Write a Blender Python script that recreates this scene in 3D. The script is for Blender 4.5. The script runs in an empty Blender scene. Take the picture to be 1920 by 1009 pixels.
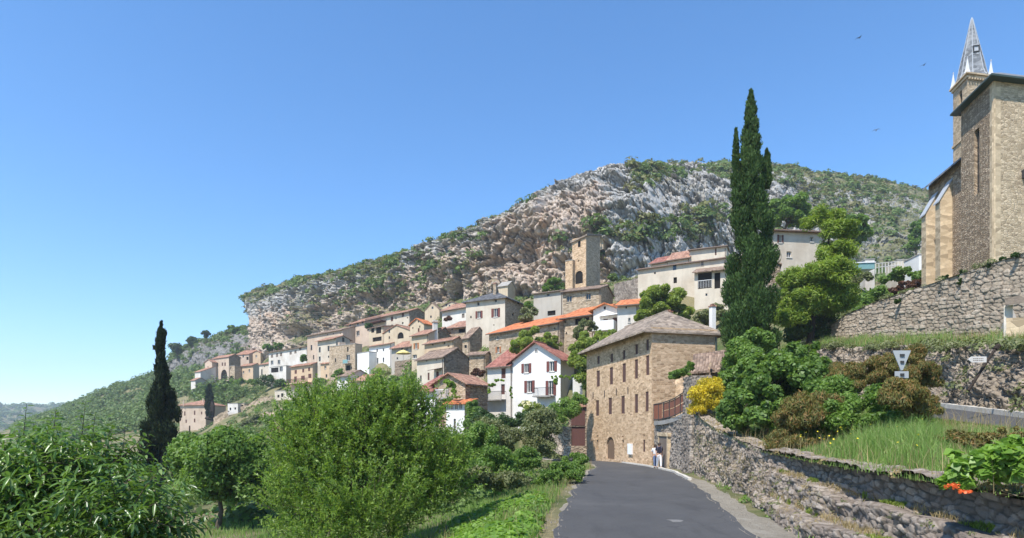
import bpy, math, random
import numpy as np
from mathutils import Vector
R = math.radians
scene = bpy.context.scene
COL = scene.collection
F, CX, HY, EYE = 1100.0, 960.0, 800.0, 2.2      # focal length and horizon of the photograph, in its pixels

# ---------------------------------------------------------------- camera, sky, sun, exposure
cam = bpy.data.cameras.new('camera'); cam.sensor_width = 36; cam.lens = 36*F/1920
cam.shift_y = (HY-504.5)/1920; cam.clip_end = 6000; cam.clip_start = 0.1
camo = bpy.data.objects.new('camera', cam); COL.objects.link(camo)
camo.location = (0, 0, EYE); camo.rotation_euler = (R(90), 0, 0); scene.camera = camo
SUN_EL, SUN_AZ = R(56), math.atan2(-.62, -.785)
w = bpy.data.worlds.new('World'); scene.world = w; w.use_nodes = True
wn = w.node_tree; bg = wn.nodes['Background']; bg.inputs[1].default_value = 0.15
sky = wn.nodes.new('ShaderNodeTexSky'); sky.sky_type = 'NISHITA'; sky.sun_disc = False
sky.sun_elevation = SUN_EL; sky.sun_rotation = SUN_AZ; sky.air_density = 1.0; sky.dust_density = 0.08; sky.ozone_density = 6.0
hs = wn.nodes.new('ShaderNodeHueSaturation'); hs.inputs['Saturation'].default_value = 1.16; hs.inputs['Hue'].default_value = .499
wn.links.new(sky.outputs[0], hs.inputs['Color']); wn.links.new(hs.outputs[0], bg.inputs[0])
sl = bpy.data.lights.new('sun', 'SUN'); sl.energy = 4.4; sl.angle = R(.5); sl.color = (1, .95, .87)
so = bpy.data.objects.new('sun', sl); COL.objects.link(so)
so.rotation_euler = Vector((math.sin(SUN_AZ)*math.cos(SUN_EL), math.cos(SUN_AZ)*math.cos(SUN_EL), math.sin(SUN_EL))).to_track_quat('Z', 'Y').to_euler()
so.location = (-30, -40, 80)
vs = scene.view_settings; vs.view_transform = 'Standard'; vs.look = 'None'; vs.exposure = .75; vs.gamma = 1; vs.use_curve_mapping = False
scene.cycles.max_bounces = 6; scene.cycles.transparent_max_bounces = 6

# ---------------------------------------------------------------- small helpers
def at(px, py, Y): return np.array([(px-CX)/F*Y, Y, EYE+(HY-py)/F*Y])
def tag(o, label=None, cat=None, group=None, kind=None):
    for k, v in (('label', label), ('category', cat), ('group', group), ('kind', kind)):
        if v: o[k] = v
    return o
def empty(name, loc, label, cat, group=None):
    o = bpy.data.objects.new(name, None); COL.objects.link(o); o.location = [float(c) for c in loc]
    o.empty_display_size = .3; o['org'] = [float(c) for c in loc]
    return tag(o, label, cat, group)
def link(name, me, parent, org):
    o = bpy.data.objects.new(name, me); COL.objects.link(o); o['org'] = [float(c) for c in org]
    if parent: o.parent = parent
    else: o.location = [float(c) for c in org]
    return o
def npmesh(name, V, Fs, m=None, parent=None, org=None, uv=None, smooth=False, mats=None, mi=None):
    """V (N,3) world coordinates; Fs (M,k) one face size, or a list of lists"""
    V = np.asarray(V, dtype=np.float64)
    if org is None: org = np.array(parent['org']) if parent else np.array([V[:,0].mean(), V[:,1].mean(), V[:,2].min()])
    me = bpy.data.meshes.new(name); W = (V-np.asarray(org)).astype(np.float32)
    if isinstance(Fs, np.ndarray):
        k = Fs.shape[1]; idx = Fs.reshape(-1).astype(np.int32)
        starts = np.arange(0, len(idx), k, dtype=np.int32)
    else:
        idx = np.array([i for f in Fs for i in f], np.int32); ln = np.array([len(f) for f in Fs])
        starts = np.concatenate([[0], np.cumsum(ln)[:-1]]).astype(np.int32)
    me.vertices.add(len(W)); me.vertices.foreach_set('co', W.reshape(-1))
    me.loops.add(len(idx)); me.loops.foreach_set('vertex_index', idx)
    me.polygons.add(len(starts)); me.polygons.foreach_set('loop_start', starts)
    if uv is not None:
        l = me.uv_layers.new(name='UVMap'); l.data.foreach_set('uv', np.asarray(uv, np.float32).reshape(-1))
    for mm in (mats or ([m] if m else [])): me.materials.append(mm)
    if mi is not None: me.polygons.foreach_set('material_index', np.asarray(mi, np.int32))
    if smooth: me.polygons.foreach_set('use_smooth', np.ones(len(starts), bool))
    me.update(calc_edges=True)
    return link(name, me, parent, org)

class MB:
    def __init__(s): s.v=[]; s.f=[]; s.uv=[]
    def face(s, pts, uvs=None):
        pts = [np.asarray(p, float) for p in pts]; i = len(s.v); s.v += pts; s.f.append(list(range(i, i+len(pts))))
        if uvs is None:
            n = np.cross(pts[1]-pts[0], pts[2]-pts[0]); n = n/(np.linalg.norm(n)+1e-9)
            if abs(n[2]) > .8: uvs = [(p[0], p[1]) for p in pts]
            else:
                t = np.array([-n[1], n[0], 0]); t /= np.linalg.norm(t)+1e-9
                uvs = [(float(p@t), float(p[2])) for p in pts]
        s.uv += list(uvs)
    def box(s, o, a, b, c):
        o, a, b, c = (np.asarray(q, float) for q in (o, a, b, c))
        if np.dot(np.cross(a, b), c) < 0: a, b = b, a
        q = [o, o+a, o+a+b, o+b, o+c, o+a+c, o+a+b+c, o+b+c]
        for f in ((3,2,1,0),(4,5,6,7),(0,1,5,4),(1,2,6,5),(2,3,7,6),(3,0,4,7)): s.face([q[i] for i in f])
    def cbox(s, c, dx, dy, dz, ang=0):
        ca, sa = math.cos(ang), math.sin(ang); a = np.array([ca*dx, sa*dx, 0]); b = np.array([-sa*dy, ca*dy, 0]); k = np.array([0,0,dz])
        s.box(np.asarray(c, float)-a/2-b/2-k/2, a, b, k)
    def tube(s, pts, rad, n=7, cap=True):
        pts = [np.asarray(p, float) for p in pts]
        if np.isscalar(rad): rad = [rad]*len(pts)
        rings = []
        for i, p in enumerate(pts):
            d = pts[min(i+1, len(pts)-1)]-pts[max(i-1, 0)]; d = d/(np.linalg.norm(d)+1e-9)
            h = np.array([1., 0, 0]) if abs(d[0]) < .8 else np.array([0, 1., 0])
            u = np.cross(d, h); u /= np.linalg.norm(u); v = np.cross(d, u)
            rings.append([p+rad[i]*(math.cos(2*math.pi*k/n)*u+math.sin(2*math.pi*k/n)*v) for k in range(n)])
        for a, b in zip(rings[:-1], rings[1:]):
            for k in range(n): s.face([a[k], a[(k+1) % n], b[(k+1) % n], b[k]])
        if cap: s.face(rings[0][::-1]); s.face(rings[-1])
    def lathe(s, c, prof, n=12):
        c = np.asarray(c, float); rs = [[c+np.array([r*math.cos(2*math.pi*k/n), r*math.sin(2*math.pi*k/n), z]) for k in range(n)] for r, z in prof]
        for a, b in zip(rs[:-1], rs[1:]):
            for k in range(n): s.face([a[k], a[(k+1) % n], b[(k+1) % n], b[k]])
    def build(s, name, m, parent=None, org=None, smooth=False):
        return npmesh(name, np.array(s.v), s.f, m, parent, org, np.array(s.uv), smooth)

# ---------------------------------------------------------------- noise
def _h(x, y, z, sd):
    with np.errstate(over='ignore'):
        h = (x.astype(np.uint32)*np.uint32(374761393)+y.astype(np.uint32)*np.uint32(668265263)+z.astype(np.uint32)*np.uint32(2147483647)+np.uint32(sd*974634777 % 4294967295))
        h = (h ^ (h >> np.uint32(13)))*np.uint32(1274126177); h = (h ^ (h >> np.uint32(16)))*np.uint32(2246822519); h ^= h >> np.uint32(15)
    return h.astype(np.float64)/4294967295.0
def vn(x, y, z, sd=1):
    x, y, z = np.broadcast_arrays(*[np.asarray(q, float) for q in (x, y, z)])
    i, j, k = np.floor(x).astype(np.int64), np.floor(y).astype(np.int64), np.floor(z).astype(np.int64)
    a, b, c = x-i, y-j, z-k; a, b, c = (t*t*(3-2*t) for t in (a, b, c)); o = 0
    for di in (0, 1):
        for dj in (0, 1):
            for dk in (0, 1):
                o = o + _h(i+di, j+dj, k+dk, sd)*(a if di else 1-a)*(b if dj else 1-b)*(c if dk else 1-c)
    return o*2-1
def fbm(x, y, z, oct=4, sd=1, gain=.5):
    s, a, t = 0, 1, 0
    for o in range(oct): s = s+a*vn(x*2**o, y*2**o, z*2**o, sd+o*7); t += a; a *= gain
    return s/t
def worley(u, v, sd=1):
    """distance to edge of jittered cells and a random number per cell"""
    i, j = np.floor(u).astype(np.int64), np.floor(v).astype(np.int64)
    d1 = np.full(u.shape, 9.); d2 = d1.copy(); r = np.zeros(u.shape)
    for di in (-1, 0, 1):
        for dj in (-1, 0, 1):
            a, b = i+di, j+dj; z = np.zeros_like(a)
            px, py = a+.12+.76*_h(a, b, z, sd), b+.2+.6*_h(a, b, z, sd+3)
            d = np.hypot(px-u, py-v); c = _h(a, b, z, sd+5); near = d < d1
            d2 = np.where(near, d1, np.minimum(d2, d)); r = np.where(near, c, r); d1 = np.where(near, d, d1)
    return d2-d1, r

# ---------------------------------------------------------------- materials
def newmat(name):
    m = bpy.data.materials.new(name); m.use_nodes = True; nt = m.node_tree; nt.nodes.clear()
    o = nt.nodes.new('ShaderNodeOutputMaterial'); return m, nt, o
def nd(nt, t, ins=None, **kw):
    n = nt.nodes.new('ShaderNode'+t)
    for k, v in kw.items(): setattr(n, k, v)
    for k, v in (ins or {}).items():
        s = n.inputs[k]
        if hasattr(v, 'is_linked') or isinstance(v, bpy.types.NodeSocket): nt.links.new(v, s)
        elif isinstance(v, (tuple, list)) and len(v) == 3 and s.type == 'RGBA': s.default_value = (*v, 1)
        else: s.default_value = v
    return n
def ramp(nt, fac, stops, interp='LINEAR'):
    n = nt.nodes.new('ShaderNodeValToRGB'); nt.links.new(fac, n.inputs[0]); e = n.color_ramp.elements; n.color_ramp.interpolation = interp
    while len(e) < len(stops): e.new(.5)
    for k, (p, c) in enumerate(stops):
        e[k].position = p; e[k].color = (*c, 1) if isinstance(c, tuple) else (c, c, c, 1)
    return n.outputs[0]
def mix(nt, f, a, b, bt='MIX'):
    n = nd(nt, 'Mix', data_type='RGBA', blend_type=bt)
    for s, v in ((n.inputs[0], f), (n.inputs[6], a), (n.inputs[7], b)):
        if isinstance(v, bpy.types.NodeSocket): nt.links.new(v, s)
        elif isinstance(v, tuple): s.default_value = (*v, 1)
        else: s.default_value = v
    return n.outputs[2]
def noise(nt, vec, sc, det=4, rough=.55, out=0): return nd(nt, 'TexNoise', {'Vector': vec, 'Scale': sc, 'Detail': det, 'Roughness': rough}).outputs[out]
def mapping(nt, vec, scale=(1,1,1), rot=(0,0,0)): return nd(nt, 'Mapping', {'Vector': vec, 'Scale': scale, 'Rotation': rot}).outputs[0]
def bump(nt, h, strength=.5, dist=.05): return nd(nt, 'Bump', {'Height': h, 'Strength': strength, 'Distance': dist}).outputs[0]
def bsdf(nt, o, col, rough=.85, nrm=None, spec=.3, metal=0):
    b = nd(nt, 'BsdfPrincipled', {'Base Color': col, 'Roughness': rough, 'Specular IOR Level': spec, 'Metallic': metal})
    if nrm is not None: nt.links.new(nrm, b.inputs['Normal'])
    nt.links.new(b.outputs[0], o.inputs[0]); return b
def sc(c, k): return tuple(min(1, x*k) for x in c)

def plaster(name, col, dirt=.5, stain=(.30,.22,.15)):
    m, nt, o = newmat(name); tc = nd(nt, 'TexCoord').outputs['Object']
    n1 = noise(nt, tc, .35, 5, .65); n2 = noise(nt, mapping(nt, tc, (1.6,1.6,.22)), 1.1, 4, .6); n3 = noise(nt, tc, 9, 4, .7)
    c = mix(nt, ramp(nt, n1, [(.42, 0.), (.72, dirt)]), col, sc(stain, 1.0))
    c = mix(nt, ramp(nt, n2, [(.48, 0.), (.8, dirt*.8)]), c, sc(col, .55))
    c = mix(nt, ramp(nt, n3, [(.3, 0.), (.75, .35)]), c, sc(col, .75))
    bsdf(nt, o, c, .93, bump(nt, n3, .5, .03), .15); return m
def stone(name, c1, c2, mortar, size=(.42,.2), depth=.05, weather=(.2,.17,.14), wz=.5, edge=.06, bstr=1.0):
    m, nt, o = newmat(name); uv = nd(nt, 'TexCoord'); u0 = uv.outputs['UV']; ob = uv.outputs['Object']
    wob = nd(nt, 'VectorMath', {0: u0, 1: nd(nt, 'VectorMath', {0: noise(nt, u0, 2.2, 2, .5, 1), 'Scale': .12}, operation='SCALE').outputs[0]}, operation='ADD').outputs[0]
    mp = mapping(nt, wob, (1/size[0], 1/size[1], 1))
    ve = nd(nt, 'TexVoronoi', {'Vector': mp, 'Scale': 1., 'Randomness': .8}, feature='DISTANCE_TO_EDGE', voronoi_dimensions='2D').outputs[0]
    vc = nd(nt, 'TexVoronoi', {'Vector': mp, 'Scale': 1., 'Randomness': .8}, feature='F1', voronoi_dimensions='2D').outputs['Color']
    sep = nd(nt, 'SeparateColor', {0: vc})
    c = ramp(nt, sep.outputs[0], [(0, sc(c1, .62)), (.35, c1), (.7, c2), (1, sc(c2, 1.25))])
    fine = noise(nt, ob, 7, 5, .65); big = noise(nt, ob, .3, 4, .6)
    c = mix(nt, ramp(nt, fine, [(.35, 0.), (.75, .5)]), c, sc(c1, .55))
    c = mix(nt, ramp(nt, ve, [(0, 1.), (edge, .75), (edge*2, 0.)]), c, mortar)
    c = mix(nt, ramp(nt, big, [(.45, 0.), (.75, wz)]), c, weather)
    h = nd(nt, 'Math', {0: ramp(nt, ve, [(0, 0.), (edge*3, 1.)]), 1: nd(nt, 'Math', {0: fine, 1: .5}, operation='MULTIPLY').outputs[0]}, operation='ADD').outputs[0]
    h = nd(nt, 'Math', {0: h, 1: nd(nt, 'Math', {0: sep.outputs[1], 1: .6}, operation='MULTIPLY').outputs[0]}, operation='ADD').outputs[0]
    bsdf(nt, o, c, .95, bump(nt, h, bstr, depth), .15); return m
def tiles(name, c1, c2, dark, pitch=.24, slate=False):
    m, nt, o = newmat(name); tc = nd(nt, 'TexCoord'); u0 = tc.outputs['UV']; ob = tc.outputs['Object']
    sx = nd(nt, 'SeparateXYZ', {0: u0})
    mp = mapping(nt, u0, (1/pitch, 1/(.22 if slate else .36), 1))
    vc = nd(nt, 'TexVoronoi', {'Vector': mp, 'Scale': 1., 'Randomness': .9 if slate else .25}, feature='F1', voronoi_dimensions='2D').outputs['Color']
    r = nd(nt, 'SeparateColor', {0: vc}).outputs[0]
    c = ramp(nt, r, [(0, sc(c1, .6)), (.4, c1), (.75, c2), (1, sc(c2, 1.2))])
    n = noise(nt, ob, .9, 5, .65); n2 = noise(nt, ob, 5, 4, .7)
    c = mix(nt, ramp(nt, n, [(.42, 0.), (.7, .6)]), c, dark); c = mix(nt, ramp(nt, n2, [(.45, 0.), (.8, .5)]), c, sc(dark, .8))
    wv = nd(nt, 'Math', {0: nd(nt, 'Math', {0: sx.outputs[0], 1: 2*math.pi/pitch}, operation='MULTIPLY').outputs[0]}, operation='SINE').outputs[0]
    st = nd(nt, 'Math', {0: nd(nt, 'Math', {0: sx.outputs[1], 1: 1/(.22 if slate else .36)}, operation='MULTIPLY').outputs[0]}, operation='FRACT').outputs[0]
    h = nd(nt, 'Math', {0: nd(nt, 'Math', {0: wv, 1: .1 if slate else .5}, operation='MULTIPLY').outputs[0], 1: st}, operation='SUBTRACT').outputs[0]
    h = nd(nt, 'Math', {0: h, 1: n2}, operation='ADD').outputs[0]
    bsdf(nt, o, c, .9, bump(nt, h, .9, .05), .2); return m
def flat(name, col, rough=.7, var=.3, spec=.3, scale=3, metal=0, bmp=.15):
    m, nt, o = newmat(name); tc = nd(nt, 'TexCoord').outputs['Object']; n = noise(nt, tc, scale, 5, .65)
    bsdf(nt, o, mix(nt, ramp(nt, n, [(.3, 0.), (.75, var*2)]), col, sc(col, .45)), rough, bump(nt, n, bmp, .02), spec, metal); return m
def wood(name, col, axis=0):
    m, nt, o = newmat(name); tc = nd(nt, 'TexCoord').outputs['Object']
    n = noise(nt, mapping(nt, tc, (14, 14, .8)), 1, 4, .6); bsdf(nt, o, mix(nt, n, sc(col, .55), sc(col, 1.2)), .8, bump(nt, n, .4, .02), .2); return m
def leafmat(name, dark, light, trans=.3, rough=.5, hue=(.5,.45,.1), hv=.12, spec=.35):
    m, nt, o = newmat(name); g = nd(nt, 'NewGeometry'); rnd = g.outputs['Random Per Island']
    tc = nd(nt, 'TexCoord').outputs['Object']; n = noise(nt, tc, 1.1, 3, .5)
    f = nd(nt, 'Math', {0: nd(nt, 'Math', {0: rnd, 1: .5}, operation='MULTIPLY').outputs[0], 1: nd(nt, 'Math', {0: ramp(nt, n, [(.3, 0.), (.7, 1.)]), 1: .5}, operation='MULTIPLY').outputs[0]}, operation='ADD').outputs[0]
    c = ramp(nt, f, [(.1, dark), (.55, tuple((a+b)/2 for a, b in zip(dark, light))), (.9, light)])
    c = mix(nt, ramp(nt, nd(nt, 'Math', {0: nd(nt, 'Math', {0: rnd, 1: 37.7}, operation='MULTIPLY').outputs[0]}, operation='FRACT').outputs[0], [(1-hv-.02, 0.), (1-hv, .55)], 'LINEAR'), c, hue)
    trans = min(.5, trans+.06); b = nd(nt, 'BsdfPrincipled', {'Base Color': c, 'Roughness': rough, 'Specular IOR Level': spec})
    t = nd(nt, 'BsdfTranslucent', {'Color': mix(nt, .5, c, (light[0]*1.5, light[1]*1.6, light[2]*.6))})
    mx = nd(nt, 'MixShader', {0: trans}); nt.links.new(b.outputs[0], mx.inputs[1]); nt.links.new(t.outputs[0], mx.inputs[2])
    nt.links.new(mx.outputs[0], o.inputs[0]); return m

M = {}
M['white'] = plaster('white_render', (.76,.74,.70), .24); M['white2'] = plaster('old_white_render', (.66,.62,.56), .55)
M['cream'] = plaster('cream_render', (.58,.51,.41), .65); M['sand'] = plaster('sand_render', (.55,.45,.32), .65)
M['peach'] = plaster('peach_render', (.57,.42,.28), .6); M['pink'] = plaster('pink_render', (.56,.44,.34), .6)
M['grey'] = plaster('grey_render', (.46,.42,.36), .5); M['greige'] = plaster('pale_beige_render', (.60,.53,.43), .6)
M['honey'] = stone('honey_stone', (.50,.335,.20), (.60,.43,.28), (.57,.425,.285), (.30,.14), .025, (.40,.28,.17), .45, .04, .55)
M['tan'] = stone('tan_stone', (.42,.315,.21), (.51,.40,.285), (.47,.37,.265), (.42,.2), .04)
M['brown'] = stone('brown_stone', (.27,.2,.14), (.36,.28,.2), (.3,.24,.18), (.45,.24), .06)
M['drystone'] = stone('grey_dry_stone', (.33,.27,.215), (.45,.375,.30), (.13,.105,.085), (.50,.27), .06, (.20,.17,.145), .55, .035, .9)
M['church'] = stone('church_stone', (.50,.385,.25), (.60,.475,.325), (.56,.44,.30), (.26,.12), .03, (.3,.22,.15), .4, .05, 1)
M['churchroughshade'] = stone('shaded_church_rubble', (.40,.30,.20), (.52,.40,.28), (.36,.27,.19), (.30,.13), .08, (.3,.22,.15), .4, .06, 1)  # darker than the front stone: shade of the left walls is in the colour
M['ashlar'] = stone('pale_ashlar', (.55,.42,.27), (.60,.47,.31), (.52,.40,.27), (.5,.26), .012, (.45,.35,.24), .3, .02, .5)
M['tile'] = tiles('old_pink_canal_tile', (.34,.17,.115), (.44,.25,.17), (.22,.15,.115))
M['tilered'] = tiles('red_brown_tile', (.29,.11,.08), (.37,.165,.125), (.20,.10,.08))
M['tileorange'] = tiles('new_orange_tile', (.55,.17,.065), (.64,.235,.10), (.40,.15,.08))
M['tilebrown'] = tiles('weathered_brown_tile', (.24,.165,.12), (.33,.235,.175), (.15,.115,.09))
M['lauze'] = tiles('grey_brown_stone_slate', (.24,.19,.145), (.33,.265,.205), (.16,.135,.11), .34, True)
M['slate'] = tiles('dark_slate', (.10,.10,.105), (.15,.15,.155), (.07,.07,.07), .25, True)
M['spire'] = tiles('pale_spire_slate', (.17,.18,.19), (.235,.245,.255), (.12,.13,.14), .3, True)
M['shutdark'] = wood('dark_brown_shutter_paint', (.11,.062,.052)); M['shut'] = wood('brown_shutter_paint', (.12,.055,.045)); M['shutorange'] = wood('orange_shutter_paint', (.42,.17,.07)); M['shutgrey'] = wood('grey_wood', (.2,.16,.13))
M['shutred'] = wood('red_brown_shutter_paint', (.17,.06,.05)); M['door'] = wood('weathered_door_wood', (.18,.12,.08)); M['beam'] = wood('dark_beam', (.09,.06,.045))
M['glass'] = flat('window_glass', (.03,.035,.04), .12, .2, .6); M['dark'] = flat('dark_opening', (.02,.017,.015), .9, .2, .1)
M['frame'] = flat('pale_window_frame', (.62,.59,.54), .6, .1); M['framestone'] = flat('stone_window_frame', (.48,.40,.30), .9, .25)
M['metalwhite'] = flat('white_painted_metal', (.8,.8,.8), .45, .08); M['iron'] = flat('dark_iron', (.05,.05,.05), .6, .2)
M['grit'] = flat('road_grit', (.27,.24,.20), .95, .3, .1, 6)
M['patch'] = flat('pale_worn_patch', (.2,.195,.185), .9, .4, .2, 6)
M['concrete'] = flat('grey_concrete', (.36,.34,.31), .9, .35, .2, 1.5); M['kerb'] = flat('pale_kerb_stone', (.62,.58,.51), .9, .3, .2, 4)
M['gutter'] = flat('brown_zinc_gutter', (.16,.12,.095), .6, .2)
M['turq'] = flat('turquoise_panel', (.19,.34,.33), .4, .1); M['reed'] = wood('red_brown_balcony_screen', (.24,.10,.065)); M['zinc'] = flat('white_zinc', (.43,.45,.47), .5, .1, .5)
M['greenpaint'] = flat('green_metal_gutter', (.05,.075,.06), .5, .2)
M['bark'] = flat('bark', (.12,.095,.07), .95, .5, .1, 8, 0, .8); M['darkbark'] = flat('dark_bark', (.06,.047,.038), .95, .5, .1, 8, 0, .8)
def L(n, d, l, *a, **k): M[n] = leafmat(n, tuple(x*q for x, q in zip(d, (1.3,1.22,1.05))), tuple(x*q for x, q in zip(l, (1.3,1.22,1.05))), *a, **k)
L('leaf_peach', (.022,.058,.014), (.125,.225,.052), .28, .33, (.26,.33,.1), .06, spec=.55)
L('leaf_almond', (.042,.092,.018), (.20,.31,.062), .36, .45, (.3,.36,.12), .08)
L('leaf_mid', (.045,.10,.022), (.155,.26,.055), .34, .5, (.22,.27,.08), .05)
L('leaf_dark', (.018,.045,.013), (.062,.12,.032), .25, .5, (.11,.15,.05), .05)
L('leaf_fig', (.04,.085,.02), (.15,.25,.06), .34, .45, (.16,.27,.09), .05)
L('leaf_cypress', (.016,.042,.013), (.066,.12,.034), .16, .65, (.085,.09,.03), .06, spec=.15)
L('leaf_darkcypress', (.006,.014,.007), (.026,.042,.017), .08, .65, (.06,.06,.03), .05, spec=.15)
L('leaf_lime', (.075,.135,.026), (.25,.315,.065), .38, .45, (.3,.32,.08), .08)
L('leaf_feather', (.075,.13,.018), (.215,.31,.05), .35, .55, (.3,.3,.07), .1)
L('leaf_rust', (.045,.065,.02), (.16,.155,.045), .25, .6, (.34,.155,.055), .3)
L('leaf_olive', (.06,.08,.036), (.17,.20,.09), .25, .55, (.24,.23,.13), .1)
L('leaf_scrub', (.055,.072,.026), (.16,.17,.06), .15, .65, (.19,.17,.08), .2)
L('leaf_wood', (.040,.075,.024), (.12,.19,.054), .2, .6, (.18,.21,.07), .12)
L('leaf_broom', (.20,.19,.03), (.52,.43,.03), .3, .55, (.68,.53,.02), .5)
L('leaf_cover', (.05,.12,.022), (.20,.34,.066), .36, .42, (.28,.4,.11), .12)
L('leaf_purple', (.05,.025,.022), (.13,.065,.045), .25, .55, (.16,.08,.05), .2)
L('leaf_grass', (.08,.15,.035), (.22,.34,.10), .35, .6, (.38,.36,.19), .1)
L('leaf_dry', (.17,.13,.075), (.40,.33,.20), .3, .7, (.28,.24,.12), .3)
L('leaf_vine', (.06,.13,.02), (.24,.36,.06), .4, .45, (.3,.4,.1), .1)
L('petal_red', (.5,.10,.03), (.75,.2,.07), .3, .5, (.6,.08,.05), .2); L('petal_white', (.6,.58,.48), (.8,.78,.7), .3, .5, (.7,.65,.4), .2); L('petal_yellow', (.6,.5,.03), (.8,.68,.05), .3, .5, (.7,.6,.05), .2)
# ---------------------------------------------------------------- houses: builder
CTRL = []
def cross_ray(C, d, px):
    k = (px-CX)/F; return (k*C[1]-C[0])/(d[0]-k*d[1])
class House:
    def __init__(s, label, c, Y, th, l, base, eave, r=None, wb=6., roof='ga', pitch=.34, wall='tan', roofm='tile', name='house', cat='house', group=None, o=.4, og=.2, deep=4., frame='frame', shut='shut', ctrl=True, walls=None, bb=None, root=None):
        th = R(th); s.a = np.array([-math.cos(th), math.sin(th), 0]); s.b = np.array([math.sin(th), math.cos(th), 0])
        if bb is not None: s.b = np.array([bb[0], bb[1], 0])/math.hypot(*bb)
        s.C = at(c, base, Y); s.zb = s.C[2]; s.ze = at(c, eave, Y)[2]
        s.wa = cross_ray(s.C, s.a, l); s.wb = cross_ray(s.C, s.b, r) if r else wb
        s.root = root or empty(name, s.C, label, cat, group); s.wallm, s.roofm, s.frame, s.shut = wall, roofm, frame, shut
        s.kind, s.pitch, s.o, s.og, s.deep = roof, pitch*(1.4 if roof in ('ga', 'shedA') and Y > 66 else 1), o, og, deep
        s.holes = {'A': [], 'B': []}; s.fill = []; s.bwall = walls
        if ctrl: CTRL.append(tuple(s.C)); CTRL.append(tuple(s.C+s.a*s.wa))
    def fr(s, face):
        d, q = (s.a, s.b) if face == 'A' else (s.b, s.a)
        n = np.array([d[1], -d[0], 0]); n = n if float(n@q) < 0 else -n
        return s.C, d, n
    def sz(s, face, px, py):
        O, T, N = s.fr(face); t = cross_ray(O, T, px); Y = O[1]+T[1]*t
        return t, EYE+(HY-py)/F*Y, Y
    def pt(s, face, px, py, out=0.):
        O, T, N = s.fr(face); t, z, Y = s.sz(face, px, py); p = O+T*t+N*out; return np.array([p[0], p[1], z])
    def Q(s, face, t, z, out=0.):
        O, T, N = s.fr(face); p = O+T*t+N*out; return np.array([p[0], p[1], z])
    def slabbox(s, mb, face, t0, t1, z0, z1, o0, o1):
        O, T, N = s.fr(face); p = s.Q(face, t0, z0, o0); mb.box(p, T*(t1-t0), N*(o1-o0), np.array([0, 0, z1-z0]))
    def win(s, face, px, py, w, h, typ='d', shut=None, frame=None, label=None):
        t, z, Y = s.sz(face, px, py); t2, _, _ = s.sz(face, px+w/2, py); t1, _, _ = s.sz(face, px-w/2, py); W = abs(t2-t1); H = h/F*Y
        sh = M[shut or s.shut]; fm = M[frame or s.frame]; gable = z+H/2 > s.ze-.05
        d = {'s': .08, 'D': .15, 'A': .15}.get(typ, .2)
        if typ == 'o': W *= .5
        x0, x1, z0, z1 = t-W/2, t+W/2, z-H/2, z+H/2
        if gable:
            g0, g1 = .02, .05
        else:
            s.holes[face].append((x0, x1, z0, z1, d)); g0, g1 = -d+.02, -d+.06
        def blk(m, name, par, a0, a1, b0, b1, c0, c1):
            mb = MB(); s.slabbox(mb, face, a0, a1, b0, b1, c0, c1); return mb.build(name, m, par)
        if typ in ('h', 'a'): o = blk(M['dark'], 'opening', s.root, x0-.02, x1+.02, z0-.02, z1+.02, g0-.04, g0)
        elif typ == 'p': o = blk(M['glass'], 'window', s.root, x0-.02, x1+.02, z0-.02, z1+.02, g0-.04, g0)
        elif typ in ('s', 'D', 'A'):
            mb = MB()
            if typ == 's':
                s.slabbox(mb, face, x0, t-.015, z0, z1, g0-.03, g0+.01); s.slabbox(mb, face, t+.015, x1, z0, z1, g0-.03, g0+.01)
            else: s.slabbox(mb, face, x0, x1, z0, z1, g0-.03, g0+.01)
            o = mb.build('shutter' if typ == 's' else 'door', sh if typ == 's' or shut else M['door'], s.root)
        else:
            mb = MB(); f = min(.07, W*.12)
            for q in ((x0, x0+f, z0, z1), (x1-f, x1, z0, z1), (x0+f, x1-f, z0, z0+f), (x0+f, x1-f, z1-f, z1), (t-f/2, t+f/2, z0+f, z1-f)): s.slabbox(mb, face, *q, g0-.02, g1)
            if not gable: s.slabbox(mb, face, x0-.06, x1+.06, z0-.09, z0-.005, -.1, .07)
            o = mb.build('window', fm, s.root)
            blk(M['glass'], 'pane', o, x0, x1, z0, z1, g0-.04, g0-.01)
            if typ == 'o':
                for q0, q1 in ((x0-W*.52-.03, x0-.03), (x1+.03, x1+W*.52+.03)): blk(sh, 'shutter', o, q0, q1, z0-.02, z1+.02, .01, .06)
        if typ in ('a', 'A') and not gable:
            rr = W/2; zc = z1-rr
            for sg in (-1, 1):
                P0 = [s.Q(face, t+sg*rr, z1, .002)]+[s.Q(face, t+sg*rr*math.cos(q), zc+rr*math.sin(q), .002) for q in np.linspace(0, math.pi/2, 7)]
                P1 = [p+(s.Q(face, 0, 0, -d)-s.Q(face, 0, 0, 0)) for p in P0]
                s.fill.append((P0, None))
                for k in range(1, 7): s.fill.append(([P0[k], P0[k+1], P1[k+1], P1[k]], None))
        if label: o['label'] = label
        return o
    def wallgrid(s, mb, face, width, zt):
        hs = s.holes[face]; zb = s.zb-s.deep
        U = sorted({0., width, *[min(max(q, 0), width) for h in hs for q in h[:2]]}); Z = sorted({zb, zt, *[min(max(q, zb), zt) for h in hs for q in h[2:4]]})
        off = 0 if face == 'A' else 40
        for u0, u1 in zip(U[:-1], U[1:]):
            for z0, z1 in zip(Z[:-1], Z[1:]):
                um, zm = (u0+u1)/2, (z0+z1)/2
                if any(h[0] < um < h[1] and h[2] < zm < h[3] for h in hs) or u1-u0 < 1e-5 or z1-z0 < 1e-5: continue
                mb.face([s.Q(face, u0, z0), s.Q(face, u1, z0), s.Q(face, u1, z1), s.Q(face, u0, z1)], [(u0+off, z0), (u1+off, z0), (u1+off, z1), (u0+off, z1)])
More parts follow.
